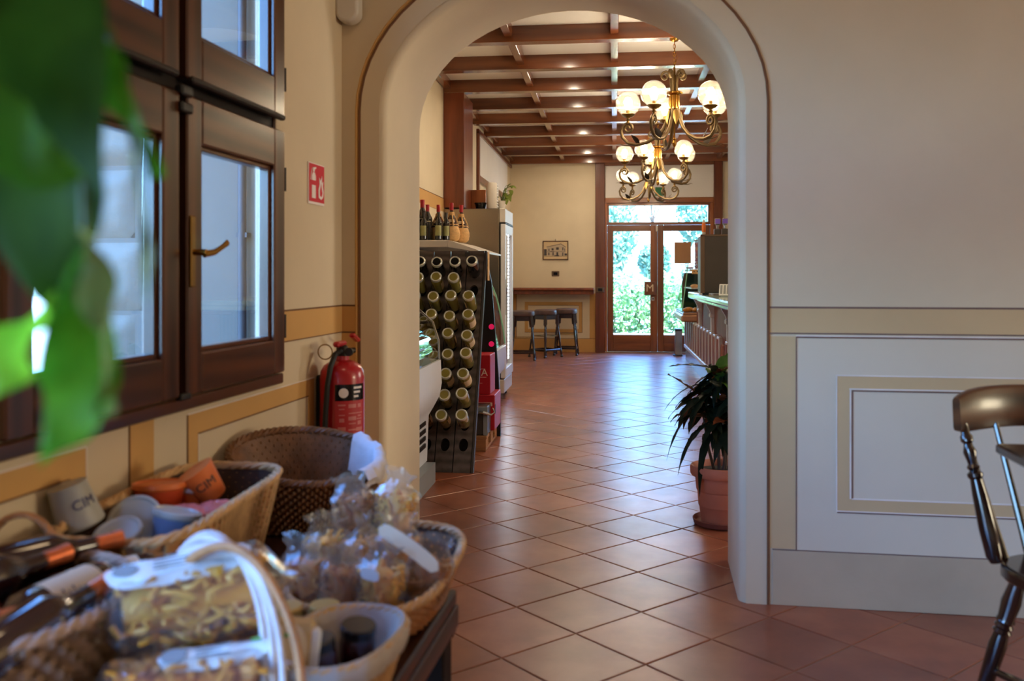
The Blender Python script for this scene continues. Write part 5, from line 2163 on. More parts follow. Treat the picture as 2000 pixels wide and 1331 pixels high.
t = thing('low_stand', 'low dark wooden stand in the corner carrying the large brown basket', 'stand', (-1.08, 2.60, 0))
b = MB()
b.box(-0.19, 0.21, -0.42, 0.34, TZ - 0.06, TZ, ch=0.006)
b.build('top', M['dark_wood'], t)
for x in (-0.16, 0.18):
    for y in (-0.38, 0.30):
        b = MB()
        b.box(x - 0.025, x + 0.025, y - 0.025, y + 0.025, 0, TZ - 0.06, ch=0.004)
        b.build('leg', M['dark_wood'], t)


def sup(a, b_, th, p):
    c_, s_ = cos(th), sin(th)
    r = (abs(c_ / a) ** p + abs(s_ / b_) ** p) ** (-1.0 / p)
    return r * c_, r * s_


def basket(name, label, center, base, rim, zrim, rows=13, stakes=34, p=2.0, weave='wicker_tan', stake='wicker_tan', rimm='wicker_tan', rz=0.0, style='h', rr=0.012, bulge=0.0, group=None, shift=(0, 0), lining='wicker_in'):
    """base and rim: half sizes; zrim(u, v) gives the rim height; weave built strand by strand"""
    t = thing(name, label, 'basket', center, rz, group)

    def P(th, f, off=0.0):
        bx, by = sup(base[0] + off, base[1] + off, th, p)
        rx, ry = sup(rim[0] + off, rim[1] + off, th, p)
        rx += shift[0]
        ry += shift[1]
        h = zrim(rx, ry)
        k = f + bulge * sin(pi * f)
        return Vector((bx + (rx - bx) * k, by + (ry - by) * k, 0.006 + (h - 0.006) * f))
    n = stakes * 2
    H = zrim(0, 0)
    rw = H / rows * 0.5
    if style == 'v':
        rw = H / rows * 0.42
    b = MB()
    for i in range(rows):
        f = (i + 0.5) / rows
        amp = rw * (0.9 if style == 'h' else 0.5)
        pts = [P(2 * pi * k / n, f, amp * (1 if (k + i) % 2 else -1)) for k in range(n)]
        b.tube(pts, rw * 1.04, 5, closed=True, flat=0.75)
    b.build('weave', M[weave], t, 60)
    b = MB()
    sr = 0.0035 if style == 'h' else 0.0062
    for k in range(stakes):
        th = 2 * pi * (k + 0.25) / stakes
        b.tube([P(th, f, 0.0 if style == 'h' else 0.003) for f in (0, 0.25, 0.5, 0.75, 1.0)], sr, 5)
    b.build('stake', M[stake], t, 60)['kind'] = 'stuff'
    b = MB()
    N = stakes * 4
    for s_ in range(3):
        pts = []
        for k in range(N):
            th = 2 * pi * k / N
            a = 2 * pi * s_ / 3 + k * 2 * pi / 8.0 * (1 if True else 0)
            q = P(th, 1.0)
            o_ = P(th, 1.0, rr * 0.55 * cos(a)) - q
            pts.append(q + o_ + Vector((0, 0, rr * 0.5 * sin(a))))
        b.tube(pts, rr * 0.62, 5, closed=True)
    b.build('rim', M[rimm], t, 60)
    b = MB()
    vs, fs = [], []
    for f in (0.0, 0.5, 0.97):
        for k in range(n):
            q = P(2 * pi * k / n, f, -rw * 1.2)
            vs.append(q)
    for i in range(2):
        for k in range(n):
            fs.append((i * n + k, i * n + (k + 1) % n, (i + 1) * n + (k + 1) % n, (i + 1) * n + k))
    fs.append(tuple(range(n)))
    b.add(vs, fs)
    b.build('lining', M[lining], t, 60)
    return t, P


# ---- large brown oval basket leaning by the wall
big, P = basket('wicker_basket', 'large empty dark brown wicker basket with white cloth on its right rim', (-1.05, 2.63, TZ), (0.17, 0.105), (0.222, 0.155), lambda u, v: 0.212 + 0.34 * v - 0.07 * u, rows=15, stakes=40,
                weave='wicker_brown', stake='wicker_brown', rimm='wicker_brown', rz=radians(23), rr=0.011, bulge=0.10, lining='wicker_brown')
b = MB()
vs, fs = [], []
na, nf = 40, 8
for i in range(na + 1):
    th = -0.62 + 1.22 * i / na
    w = 0.004 * sin(i * 0.55) + 0.0025 * sin(i * 1.3 + 1)
    low = 0.52 + 0.08 * sin(i * 0.33 + 1)
    hi = 0.90 + 0.05 * sin(i * 0.41)
    vs += [P(th, low, -0.018 + w), P(th, (low + 0.95) / 2, -0.016 - w), P(th, 0.97, -0.019 + w), P(th, 1.0, -0.012) + Vector((0, 0, 0.016)), P(th, 1.0, 0.010) + Vector((0, 0, 0.018 + w)), P(th, 0.98, 0.022 + w), P(th, hi, 0.021 - w), P(th, hi - 0.10, 0.020 + w)]
for i in range(na):
    for j in range(nf - 1):
        a = i * nf + j
        fs.append((a, a + 1, a + nf + 1, a + nf))
b.add(vs, fs)
o = b.build('cloth', M['cloth_white'], big, 70)

# ---- rectangular cup basket
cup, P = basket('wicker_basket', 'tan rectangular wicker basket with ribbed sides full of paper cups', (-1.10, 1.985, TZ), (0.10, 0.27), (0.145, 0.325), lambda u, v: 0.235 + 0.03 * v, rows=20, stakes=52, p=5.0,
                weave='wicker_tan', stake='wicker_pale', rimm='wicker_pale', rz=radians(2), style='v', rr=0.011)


def lathe_thing(name, label, cat, loc, rot, parts, group=None):
    t = thing(name, label, cat, loc, rot=rot, group=group)
    for nm, pr, m, seg in parts:
        b = MB()
        b.lathe(pr, seg)
        b.build(nm, M[m], t)
    return t


def tub(label, loc, rot, r0, r1, h, m, lid=None, txt=None, txtm='blue', ta=-pi / 2):
    parts = [('body', [(r0 * 0.9, 0.0), (r0, 0.004), (r1, h - 0.004), (r1 + 0.002, h)], m, 28)]
    if lid:
        parts.append(('lid', [(r1 + 0.003, h - 0.004), (r1 + 0.006, h), (r1 + 0.006, h + 0.010), (r1, h + 0.012), (r1 * 0.9, h + 0.008), (0.001, h + 0.008)], lid, 28))
    t = lathe_thing('paper_cup', label, 'cup', loc, rot, parts, 'cups in the tan basket')
    if txt:
        # wrap the lettering round the body
        me = TXT[txt].copy()
        rm = (r0 + r1) / 2
        for v in me.vertices:
            a = ta + v.co.x / rm
            zz = h * 0.55 + v.co.y
            rr_ = r0 + (r1 - r0) * zz / h + 0.0008 + max(0, v.co.z)
            v.co = (rr_ * cos(a), rr_ * sin(a), zz)
        me.materials.clear()
        me.materials.append(M[txtm])
        part(me, 'lettering', t)
    return t


BZ = TZ
tub('tipped orange paper cup with dark lettering at the right end of the tan basket', (-1.085, 2.125, BZ + 0.205), (radians(12), radians(-32), 0.2), 0.034, 0.047, 0.085, 'cup_orange', None, 'CIM', 'ink', -1.15)
tub('flat orange tub with red sides at the back of the tan basket', (-1.185, 2.045, BZ + 0.185), (radians(-4), 0, 0.3), 0.048, 0.057, 0.060, 'cup_red', 'cup_orange')
tub('large frosted lid facing up in the middle of the tan basket', (-1.150, 1.915, BZ + 0.175), (radians(52), radians(14), 0), 0.046, 0.054, 0.055, 'cup_grey', 'lid')
tub('small cup with frosted lid behind the pink wrapper in the tan basket', (-1.135, 2.11, BZ + 0.175), (0.05, 0, 0), 0.028, 0.036, 0.055, 'cup_orange', 'lid')
tub('frosted lid half hidden behind the near rim of the tan basket', (-1.125, 1.80, BZ + 0.165), (radians(25), 0, 0), 0.036, 0.044, 0.045, 'cup_grey', 'lid')
tub('blue grey tub with a lid near the front right corner of the tan basket', (-1.055, 1.865, BZ + 0.170), (radians(-6), radians(12), 0.3), 0.040, 0.047, 0.058, 'cup_blue', 'lid')
tub('grey paper cup with blue lettering leaning at the left rim of the tan basket', (-1.222, 1.80, BZ + 0.215), (radians(4), radians(-18), 0.3), 0.050, 0.040, 0.095, 'cup_grey', None, 'CIM', 'blue', -0.75)
for lab, loc, rz_ in (('crumpled pink and orange wrapper in the tan basket, left one', (-1.085, 1.99, BZ + 0.19), 0.4), ('crumpled pink and orange wrapper in the tan basket, right one by the tipped cup', (-1.035, 2.03, BZ + 0.19), 1.1)):
    t = thing('wrapped_pack', lab, 'packet', loc, rz_, 'wrappers in the tan basket')
    b = MB()
    b.sphere((0, 0, 0), 0.045, 18, 12, 0, 0.6)
    rnd = random.Random(int(rz_ * 10))
    b.v = [(x * (1.3 + 0.15 * rnd.random()), y * (0.9 + 0.15 * rnd.random()), z + 0.006 * rnd.random()) for x, y, z in b.v]
    b.build('wrapper', M['cup_pink'], t, 30)
    b = MB()
    b.lathe([(0.02, 0.026), (0.001, 0.030)], 14)
    b.build('sticker', M['cup_orange'], t)

# ---- basket with loop handle and wine bottles at the left edge
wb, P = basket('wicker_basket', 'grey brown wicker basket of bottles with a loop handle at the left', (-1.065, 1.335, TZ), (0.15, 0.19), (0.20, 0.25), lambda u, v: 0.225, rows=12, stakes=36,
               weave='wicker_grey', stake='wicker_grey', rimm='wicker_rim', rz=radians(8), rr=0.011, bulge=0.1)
b = MB()
for q in range(3):
    pts = []
    for i in range(25):
        a = -0.25 + (pi + 0.5) * i / 24
        pts.append((-0.105 + 0.062 * cos(a) + 0.004 * cos(q * 2.1 + i * 0.9), 0.275 + 0.004 * sin(q * 2.1 + i * 0.9), 0.225 + 0.068 * sin(a)))
    b.tube(pts, 0.0052, 6)
b.build('handle', M['wicker_tan'], wb, 60)


def lying_bottle(label, base, direction, roll=0.0, labelled=True):
    d = Vector(direction).normalized()
    R = d.to_track_quat('Z', 'Y').to_matrix() @ Matrix.Rotation(roll, 3, 'Z')
    t = thing('wine_bottle', label, 'bottle', base, rot=R.to_euler(), group='bottles in the handled basket')
    b = MB()
    b.lathe(BPROF[2:10] + [(0.0145, 0.30)], 22)
    b.build('glass_body', M['amber'], t)
    b = MB()
    b.lathe([(0.0165, 0.232), (0.0155, 0.25), (0.0155, 0.300), (0.0168, 0.300), (0.0168, 0.318), (0.001, 0.319)], 18)
    b.build('capsule', M['copper'], t)
    if labelled:
        b = MB()
        b.lathe([(0.0408, 0.035), (0.0408, 0.155)], 20, 0, a0=-1.25, a1=1.25)
        lb = b.build('label', M['cream'], t)
        b = MB()
        b.lathe([(0.0412, 0.052), (0.0412, 0.066)], 4, 0, a0=-0.55, a1=-0.2)
        for k in range(4):
            b.lathe([(0.0411, 0.095 + k * 0.012), (0.0411, 0.099 + k * 0.012)], 6, 0, a0=-0.5, a1=0.1 + 0.15 * (k % 2))
        b.build('print', M['blue'], lb)
    return t


Z1 = TZ + 0.115
lying_bottle('bottle with copper capsule in the handled basket, nearest the wall, neck pointing away', (-1.18, 1.235, TZ + 0.225), (0.36, 0.93, 0.07), 0.0, False)
lying_bottle('bottle with cream label and blue mark lying on top in the handled basket', (-0.985, 1.505, TZ + 0.205), (-0.07, -1.0, 0.02), 0.55)
lying_bottle('bottle with cream label half hidden at the far end of the handled basket', (-0.955, 1.630, TZ + 0.185), (-0.60, -0.79, -0.02), 0.35)
lying_bottle('bottle with copper neck crossing the lower edge of the cream label', (-0.955, 1.085, TZ + 0.20), (0.20, 0.96, 0.16), 0.0, False)
lying_bottle('bottle with copper capsule nearest the camera in the handled basket', (-1.165, 1.045, TZ + 0.215), (0.76, 0.65, 0.10), 0.0, False)
lying_bottle('bottle with copper capsule pointing right below the loop handle', (-1.225, 1.395, TZ + 0.225), (0.60, 0.80, 0.05), 0.0, False)

# ---- pasta bags
PROTO = []


def bag_meshes(seed, w, d, h, fill, mpasta, closed='twist'):
    rnd = random.Random(seed)
    ph = [rnd.uniform(0, 6.28) for _ in range(12)]
    NA, NZ = 36, 22
    vs, fs = [], []
    for j in range(NZ + 1):
        f = j / NZ
        z = h * f
        k = 1.0
        if f < 0.06:
            k = 0.90 + 0.10 * f / 0.06
        if f > fill:
            g_ = (f - fill) / (1 - fill)
            k = 1 - 0.42 * sin(min(1, g_ * 1.4) * pi / 2) + (0.22 * max(0, g_ - 0.62) / 0.38)
        flat = 1.0 if f < fill else max(0.35, 1 - 1.1 * (f - fill) / (1 - fill))
        cr = 0.03 + 0.26 * max(0, (f - fill * 0.85))
        for i in range(NA):
            a = 2 * pi * i / NA
            x, y = sup(w / 2, d / 2, a, 3.2)
            n_ = cr * (sin(3 * a + ph[0] + 5 * f) + 0.7 * sin(5 * a + ph[1] - 9 * f) + 0.6 * sin(8 * a + ph[2] + 14 * f) + 0.5 * sin(13 * a + ph[3] - 22 * f))
            kk = k * (1 + n_)
            zz = z + (0.035 * h * sin(2 * a + ph[4]) + 0.02 * h * sin(5 * a + ph[5])) * max(0, f - fill) / (1 - fill)
            vs.append((x * kk, y * kk * flat, zz))
    for j in range(NZ):
        for i in range(NA):
            fs.append((j * NA + i, j * NA + (i + 1) % NA, (j + 1) * NA + (i + 1) % NA, (j + 1) * NA + i))
    fs.append(tuple(range(NA)))
    b = MB()
    b.add(vs, fs)
    film = b.mesh('film', M['film'], 28)
    b = MB()
    for q in range(95):
        L = rnd.uniform(0.022, 0.04)
        r = rnd.uniform(0.0034, 0.005)
        a = rnd.uniform(0, 6.28)
        rr_ = sqrt(rnd.random()) * 0.40
        edge = rnd.random() < 0.7
        if edge:
            rr_ = 0.40
        c_ = Vector((w * rr_ * cos(a), d * rr_ * sin(a), rnd.uniform(0.03, fill * 0.98) * h))
        dv = Euler((rnd.uniform(-1.2, 1.2), rnd.uniform(-1.2, 1.2), a)).to_matrix() @ Vector((0, 0, 1))
        sv = Euler((rnd.uniform(0, 6), rnd.uniform(0, 6), 0)).to_matrix() @ Vector((0, 0, 1)) * L * 0.25
        pts = [c_ - dv * L * 0.5, c_ - dv * L * 0.18 + sv, c_ + dv * L * 0.18 + sv * 0.5, c_ + dv * L * 0.5 - sv]
        pts = [Vector((max(-w * .44, min(w * .44, p.x)), max(-d * .44, min(d * .44, p.y)), max(0.008, min(h * fill, p.z)))) for p in pts]
        b.tube(pts, r, 5)
    # core so the middle is not empty
    prof = [(0.001, 0.012), (0.33, 0.014), (0.36, 0.3 * fill * h), (0.34, fill * h * 0.8), (0.2, fill * h * 0.94), (0.001, fill * h * 0.97)]
    b.lathe([(r_, z_) for r_, z_ in prof], 14, 0, None, w, d)
    pasta = b.mesh('pasta', mpasta, 60)
    return film, pasta


def pasta_bag(label, loc, rot, ms, lab=None, group='bags of pasta in the tray basket'):
    t = thing('pasta_bag', label, 'bag', loc, rot=rot, group=group)
    o = part(ms[1], 'pasta', t)
    o['kind'] = 'stuff'
    part(ms[0], 'film', t)
    if lab:
        b = MB()
        x, z, wdt, hgt, y, m = lab
        N = 10
        pl = []
        for k in range(2 * N):
            a = 2 * pi * k / (2 * N)
            px_, pz_ = sup(wdt / 2, hgt / 2, a, 3.5)
            pl.append((x + px_, z + pz_))
        b.prism(pl, 'y', y - 0.001, y)
        b.build('label', M[m], t)
    return t


BG = [bag_meshes(1, 0.105, 0.085, 0.150, 0.64, M['pasta']), bag_meshes(2, 0.100, 0.085, 0.145, 0.66, M['pasta_brown']), bag_meshes(3, 0.105, 0.085, 0.155, 0.64, M['pasta_pale'])]
tray, P = basket('wicker_basket', 'tan wicker tray basket packed with clear bags of pasta', (-0.620, 1.985, TZ), (0.125, 0.185), (0.165, 0.235), lambda u, v: 0.108 + 0.11 * v, rows=10, stakes=44, p=3.2,
                 weave='wicker_tan', stake='wicker_tan', rimm='wicker_pale', rz=radians(-2), rr=0.010)
bz = TZ + 0.05
pasta_bag('pasta bag at the front left corner of the tray basket with a flared top', (-0.735, 1.865, bz), (radians(-4), radians(-7), 0.1), BG[0])
pasta_bag('pasta bag second from the left in the front row of the tray basket', (-0.655, 1.835, bz), (radians(2), radians(3), 0.5), BG[1])
pasta_bag('pasta bag in the middle of the front row with a small white top label', (-0.573, 1.845, bz), (radians(4), radians(5), -0.3), BG[2], (0.0, 0.100, 0.045, 0.025, -0.044, 'paper_white'))
pasta_bag('pasta bag at the front right corner with a long cream label strap', (-0.510, 1.920, bz + 0.005), (radians(2), radians(16), 0.2), BG[1])
pasta_bag('pasta bag at the left of the second row of the tray basket', (-0.735, 1.985, bz + 0.015), (radians(-3), radians(-5), 1.0), BG[2])
pasta_bag('pasta bag in the middle of the second row of the tray basket', (-0.655, 1.955, bz + 0.022), (radians(3), radians(2), 1.6), BG[0])
pasta_bag('pasta bag at the right of the second row behind the label strap', (-0.580, 1.985, bz + 0.020), (radians(-4), radians(4), 0.7), BG[0])
pasta_bag('taller pasta bag piled at the back left of the tray basket', (-0.715, 2.105, bz + 0.085), (radians(2), radians(-5), 0.2), BG[1])
pasta_bag('tallest pasta bag piled at the back right, shining white at the top', (-0.625, 2.115, bz + 0.085), (radians(-2), radians(5), -0.4), BG[2])
# the label strap: lies over the front right bag and the one behind it
b = MB()
vs, fs = [], []
A_, B_ = Vector((-0.585, 1.88, TZ + 0.222)), Vector((-0.452, 1.865, TZ + 0.142))
N = 16
for i in range(N + 1):
    f = i / N
    c_ = A_.lerp(B_, f) + Vector((0, -0.012, 0.006 * sin(pi * f)))
    wv = 0.015 * (1 - (2 * f - 1) ** 8) ** 0.5
    dr_v = Vector((0.45, 0.30, 0.72)).normalized()
    vs += [c_ - dr_v * wv, c_ + dr_v * wv]
for i in range(N):
    fs.append((2 * i, 2 * i + 1, 2 * i + 3, 2 * i + 2))
b.add(vs, fs)
tag(b.build('bag_label', M['cream']), 'long cream label strap lying over the right bags of the tray basket', 'label')

# ---- basket with cane handle and large pasta bags in front
fb_, P = basket('wicker_basket', 'whitewashed cane handled basket under the large clear pasta bags', (-0.705, 1.34, TZ), (0.11, 0.15), (0.145, 0.19), lambda u, v: 0.075, rows=7, stakes=30, weave='wicker_white', stake='wicker_white', rimm='wicker_white', rr=0.010)
ends = [(Vector((-0.155, 0.13, 0.07)), Vector((0.155, -0.10, 0.07)))]
for q, (dx, dy, m, r_) in enumerate(((-0.030, 0.035, 'wicker_white', 0.0070), (-0.014, 0.018, 'wicker_white', 0.0075), (0.004, -0.004, 'wicker_white', 0.0070), (0.030, -0.024, 'wicker_tan', 0.0080))):
    b = MB()
    pts = []
    for i in range(31):
        a = pi - pi * i / 30
        f_ = i / 30.0
        pts.append((0.0 + dx * (0.3 + f_ * 1.2) + 0.135 * cos(a), 0.05 + dy - 0.13 * (f_ - 0.5), 0.07 + 0.250 * sin(a) ** 0.8 + 0.004 * sin(q * 2 + i * 0.5)))
    b.tube(pts, r_, 8, flat=0.8)
    b.build('handle', M[m], fb_, 60)


def big_bag(label, center, rot, L, Wd, H, seed, mp, lab):
    """a long gusseted bag lying on its side, long axis x"""
    rnd = random.Random(seed)
    t = thing('pasta_bag', label, 'bag', center, rot=rot, group='large pasta bags in the cane basket')
    ph = [rnd.uniform(0, 6.28) for _ in range(10)]
    NX, NA = 34, 40
    vs, fs = [], []
    for i in range(NX + 1):
        f = i / NX
        x = -L / 2 + L * f
        k = min(1.0, (sin(pi * min(1, max(0, f))) * 1.9) ** 0.5) if 0 < f < 1 else 0.12
        k = max(k, 0.30 if f < 0.1 else 0.2)
        if f < 0.06:
            k = 0.55 + f * 5
        flat = 1.0 if 0.1 < f < 0.85 else (0.55 if f <= 0.1 else max(0.15, 1 - (f - 0.85) / 0.15 * 0.9))
        cr = 0.025 + 0.10 * max(0, 0.25 - f) + 0.10 * max(0, f - 0.8)
        for j in range(NA):
            a = 2 * pi * j / NA
            y, z = sup(Wd / 2, H / 2, a, 3.0)
            n_ = cr * (sin(4 * a + ph[0] + 6 * f) + 0.8 * sin(7 * a + ph[1] - 13 * f) + 0.7 * sin(11 * a + ph[2] + 19 * f) + 0.5 * sin(17 * a + ph[3] - 27 * f))
            vs.append((x + 0.006 * sin(3 * a + ph[4]), y * k * (1 + n_), z * k * flat * (1 + n_)))
    for i in range(NX):
        for j in range(NA):
            fs.append((i * NA + j, i * NA + (j + 1) % NA, (i + 1) * NA + (j + 1) % NA, (i + 1) * NA + j))
    fs.append(tuple(range(NA)))
    fs.append(tuple(range(NX * NA, NX * NA + NA)))
    b = MB()
    b.add(vs, fs)
    b.build('film', M['film_clear'], t, 28)
    b = MB()
    for q in range(150):
        l_ = rnd.uniform(0.03, 0.055)
        a = rnd.uniform(0, 6.28)
        fx = rnd.uniform(-0.33, 0.31)
        y, z = sup(Wd * 0.40, H * 0.38, a, 3.0)
        c_ = Vector((fx * L, y, z))
        dv = Euler((0, rnd.uniform(-0.6, 0.6), rnd.uniform(-1.0, 1.0))).to_matrix() @ Vector((1, 0, 0))
        sv = Euler((rnd.uniform(0, 6), rnd.uniform(0, 6), 0)).to_matrix() @ Vector((0, 0, 1)) * l_ * 0.3
        pts = [c_ - dv * l_ * 0.5, c_ - dv * l_ * 0.2 + sv, c_ + dv * l_ * 0.2 + sv * 0.4, c_ + dv * l_ * 0.5 - sv]
        pts = [Vector((p.x, max(-Wd * .43, min(Wd * .43, p.y)), max(-H * .42, min(H * .42, p.z)))) for p in pts]
        b.tube(pts, rnd.uniform(0.0045, 0.0065), 6)
    b.lathe([(0.001, -0.36 * L), (0.30, -0.33 * L), (0.36, 0), (0.30, 0.31 * L), (0.001, 0.35 * L)], 12, 0, Matrix.Rotation(pi / 2, 4, 'Y'), H, Wd)
    o = b.build('pasta', mp, t, 60)
    o['kind'] = 'stuff'
    # label on the upper near side
    lx, ly, lz, la, lb, tilt_ = lab
    b = MB()
    vs, fs = [], []
    N, Mn = 24, 4
    for i in range(N + 1):
        f = -1 + 2 * i / N
        hw = lb * max(0.02, (1 - abs(f) ** 5)) ** 0.5
        for j in range(Mn + 1):
            s_ = -1 + 2 * j / Mn
            vs.append((f * la, s_ * hw, -0.012 * (s_ * hw / lb) ** 2 + 0.002 * sin(f * 9)))
    for i in range(N):
        for j in range(Mn):
            a = i * (Mn + 1) + j
            fs.append((a, a + 1, a + Mn + 2, a + Mn + 1))
    X = Matrix.Translation((lx, ly, lz)) @ Matrix.Rotation(tilt_, 4, 'X')
    b.add(vs, fs, 0, X)
    lo = b.build('label', M['paper_white'], t, 60)
    b = MB()
    b.lathe([(0.001, 0), (0.013, 0), (0.013, 0.0006)], 16, 0, X @ Matrix.Translation((-la * 0.72, 0.0, 0.0022)), 1.5, 1.0)
    for k in range(3):
        b.box(-la * 0.35, la * 0.25, -0.008 + 0.008 * k, -0.005 + 0.008 * k, 0.0005, 0.0012, 0, X)
    b.build('print', M['grey'], lo)
    b = MB()
    b.box(la * 0.62, la * 0.8, 0.008, 0.014, 0.0, 0.0012, 0, X)
    b.build('green_mark', M['green_print'], lo)
    return t


big_bag('large clear pasta bag with long white label on top of the cane basket', (-0.755, 1.415, TZ + 0.222), (radians(4), radians(-6), radians(27)), 0.325, 0.135, 0.135, 4, M['pasta_pale'], (-0.018, -0.020, 0.0710, 0.112, 0.032, radians(20)))
big_bag('second clear pasta bag lying under the large one in the cane basket', (-0.725, 1.335, TZ + 0.118), (radians(-3), radians(-3), radians(24)), 0.31, 0.13, 0.095, 8, M['pasta'], (0.045, -0.025, 0.050, 0.085, 0.022, radians(30)))

# ---- small linen lined basket with jars
lin, P = basket('wicker_basket', 'small tan wicker basket with grey white linen lining and dark lidded jars', (-0.565, 1.575, TZ), (0.068, 0.115), (0.098, 0.150), lambda u, v: 0.105, rows=9, stakes=32, p=2.6,
                weave='wicker_pale', stake='wicker_pale', rimm='wicker_pale', rz=radians(-6), rr=0.008)
b = MB()
vs, fs = [], []
na = 60
for i in range(na):
    th = 2 * pi * i / na
    w = 0.0025 * sin(i * 1.7) + 0.002 * sin(i * 0.6)
    vs += [P(th, 0.15, -0.012), P(th, 0.6, -0.012 + w), P(th, 0.98, -0.010), P(th, 1.0, 0.0) + Vector((0, 0, 0.010)), P(th, 0.99, 0.012 + w), P(th, 0.82, 0.014 + w), P(th, 0.66 + 4 * w, 0.012 + w)]
for i in range(na):
    for j in range(6):
        a, c_ = i * 7 + j, ((i + 1) % na) * 7 + j
        fs.append((a, a + 1, c_ + 1, c_))
b.add(vs, fs)
b.build('linen', M['linen'], lin, 70)


def jar(label, loc, rot, lidm, bodym, r=0.034, h=0.08, group='jars on the table'):
    return lathe_thing('jar', label, 'jar', loc, rot, [('glass', [(r * 0.9, 0), (r, 0.006), (r, h - 0.014), (r * 0.86, h - 0.004)], bodym, 22), ('lid', [(r * 0.98, h - 0.004), (r * 0.98, h + 0.012), (r * 0.9, h + 0.015), (0.001, h + 0.015)], lidm, 22)], group)


jar('dark red jar with black lid in the linen basket, left one', (-0.600, 1.575, TZ + 0.010), (radians(5), radians(-4), 0), 'jar_lid', 'jam')
jar('dark red jar with black lid in the linen basket, right one', (-0.560, 1.645, TZ + 0.014), (radians(6), radians(6), 0), 'jar_lid', 'jam')
jar('gold lidded jar on the table left of the tray basket', (-0.715, 1.690, TZ), (0, 0, 0), 'honey_lid', 'amber', 0.033, 0.098)
jar('gold lidded jar on the table behind the linen basket', (-0.645, 1.712, TZ), (0, 0, 0), 'honey_lid', 'amber', 0.031, 0.098)
t = thing('paper_pouch', 'cream labelled packet with a green mark leaning in the linen basket', 'packet', (-0.640, 1.495, TZ + 0.045), rot=(radians(-16), radians(8), radians(22)))
b = MB()
b.box(-0.045, 0.045, -0.014, 0.014, 0.0, 0.115, ch=0.010)
b.build('pouch', M['tan_label'], t)
b = MB()
pl = [(0.036 * cos(a) * 0.95, 0.058 + 0.048 * sin(a)) for a in [2 * pi * k / 20 for k in range(20)]]
b.prism(pl, 'y', -0.0152, -0.0142)
lo = b.build('label', M['cream'], t)
b = MB()
b.box(-0.008, 0.010, -0.016, -0.0152, 0.082, 0.089)
b.build('green_mark', M['green_print'], lo)
b = MB()
b.box(0.035, 0.056, -0.012, 0.014, 0.02, 0.10, ch=0.006)
b.build('film_edge', M['paper_white'], t)

# ------------------------------------------------------------------ fire extinguisher, its sign, emergency lamp
t = thing('fire_extinguisher', 'red fire extinguisher with black hose hung in the corner', 'extinguisher', (-1.185, 3.33, 0.515))
b = MB()
b.lathe([(0.060, 0.0), (0.078, 0.004), (0.083, 0.02), (0.083, 0.355), (0.080, 0.378), (0.068, 0.40), (0.045, 0.415), (0.026, 0.42), (0.026, 0.435)], 36)
b.build('cylinder', M['red'], t)
b = MB()
b.lathe([(0.022, 0.434), (0.022, 0.47), (0.014, 0.475), (0.001, 0.476)], 16)
b.tube([(0.0, 0.02, 0.452), (0.03, 0.055, 0.452)], 0.011, 10)
b.lathe([(0.016, 0), (0.016, 0.012)], 14, 0, Matrix.Translation((0.036, -0.02, 0.452)) @ Matrix.Rotation(pi / 2, 4, 'X'))
b.build('valve', M['iron_dark'], t)
b = MB()
b.box(-0.013, 0.013, -0.07, 0.02, 0.472, 0.492, 0, ch=0.006)
b.box(-0.013, 0.013, -0.065, 0.01, 0.505, 0.523, 0, Matrix.Translation((0, -0.02, 0.02)) @ Matrix.Rotation(-0.35, 4, 'X') @ Matrix.Translation((0, 0.02, -0.012)), ch=0.006)
b.build('lever', M['red'], t)
b = MB()
b.tube([(-0.06 + 0.028 * cos(a), -0.02, 0.45 + 0.028 * sin(a)) for a in [2 * pi * k / 20 for k in range(20)]], 0.0025, 6, closed=True)
b.build('pin_ring', M['brass_dull'], t)
b = MB()
b.tube([(0.0, -0.02, 0.455), (-0.005, -0.062, 0.445), (-0.014, -0.088, 0.40), (-0.022, -0.098, 0.33), (-0.030, -0.098, 0.22), (-0.034, -0.096, 0.10), (-0.034, -0.094, 0.02)], 0.0105, 10)
b.build('hose', M['rubber'], t)
FA0, FA1 = -1.55, -0.15
b = MB()
b.lathe([(0.0838, 0.275), (0.0838, 0.335)], 18, 0, a0=FA0, a1=FA1 + 0.1)
o = b.build('black_band', M['blackgloss'], t)
b = MB()
for k in range(3):
    b.lathe([(0.0844, 0.318 - 0.016 * k), (0.0844, 0.326 - 0.016 * k)], 6, 0, a0=FA0 + 0.85, a1=FA0 + 1.30 - 0.1 * k)
b.build('print', M['signwhite'], o)
b = MB()
X = Matrix.Rotation(FA0 + 0.38, 4, 'Z') @ Matrix.Translation((0.0842, 0, 0.304)) @ Matrix.Rotation(pi / 2, 4, 'Y')
b.lathe([(0.001, 0.0004), (0.018, 0.0002), (0.018, -0.002)], 18, 0, X)
b.build('round_mark', M['signwhite'], o)
b = MB()
b.lathe([(0.0838, 0.075), (0.0838, 0.272)], 18, 0, a0=FA0, a1=FA1)
o = b.build('label', M['red_label'], t)
b = MB()
rnd = random.Random(9)
for cx_ in (FA0 + 0.30, FA0 + 0.78, FA0 + 1.16):
    zz = 0.262
    while zz > 0.10:
        hh = rnd.choice((0.004, 0.006, 0.014))
        wd = rnd.uniform(0.1, 0.2)
        b.lathe([(0.0843, zz - hh), (0.0843, zz)], 5, 0, a0=cx_ - wd, a1=cx_ + wd)
        zz -= hh + rnd.choice((0.006, 0.010, 0.018))
b.build('print', M['label_print'], o)
b = MB()
b.box(-0.100, -0.06, -0.01, 0.03, 0.06, 0.36, ch=0.004)
b.build('bracket', M['black'], t)

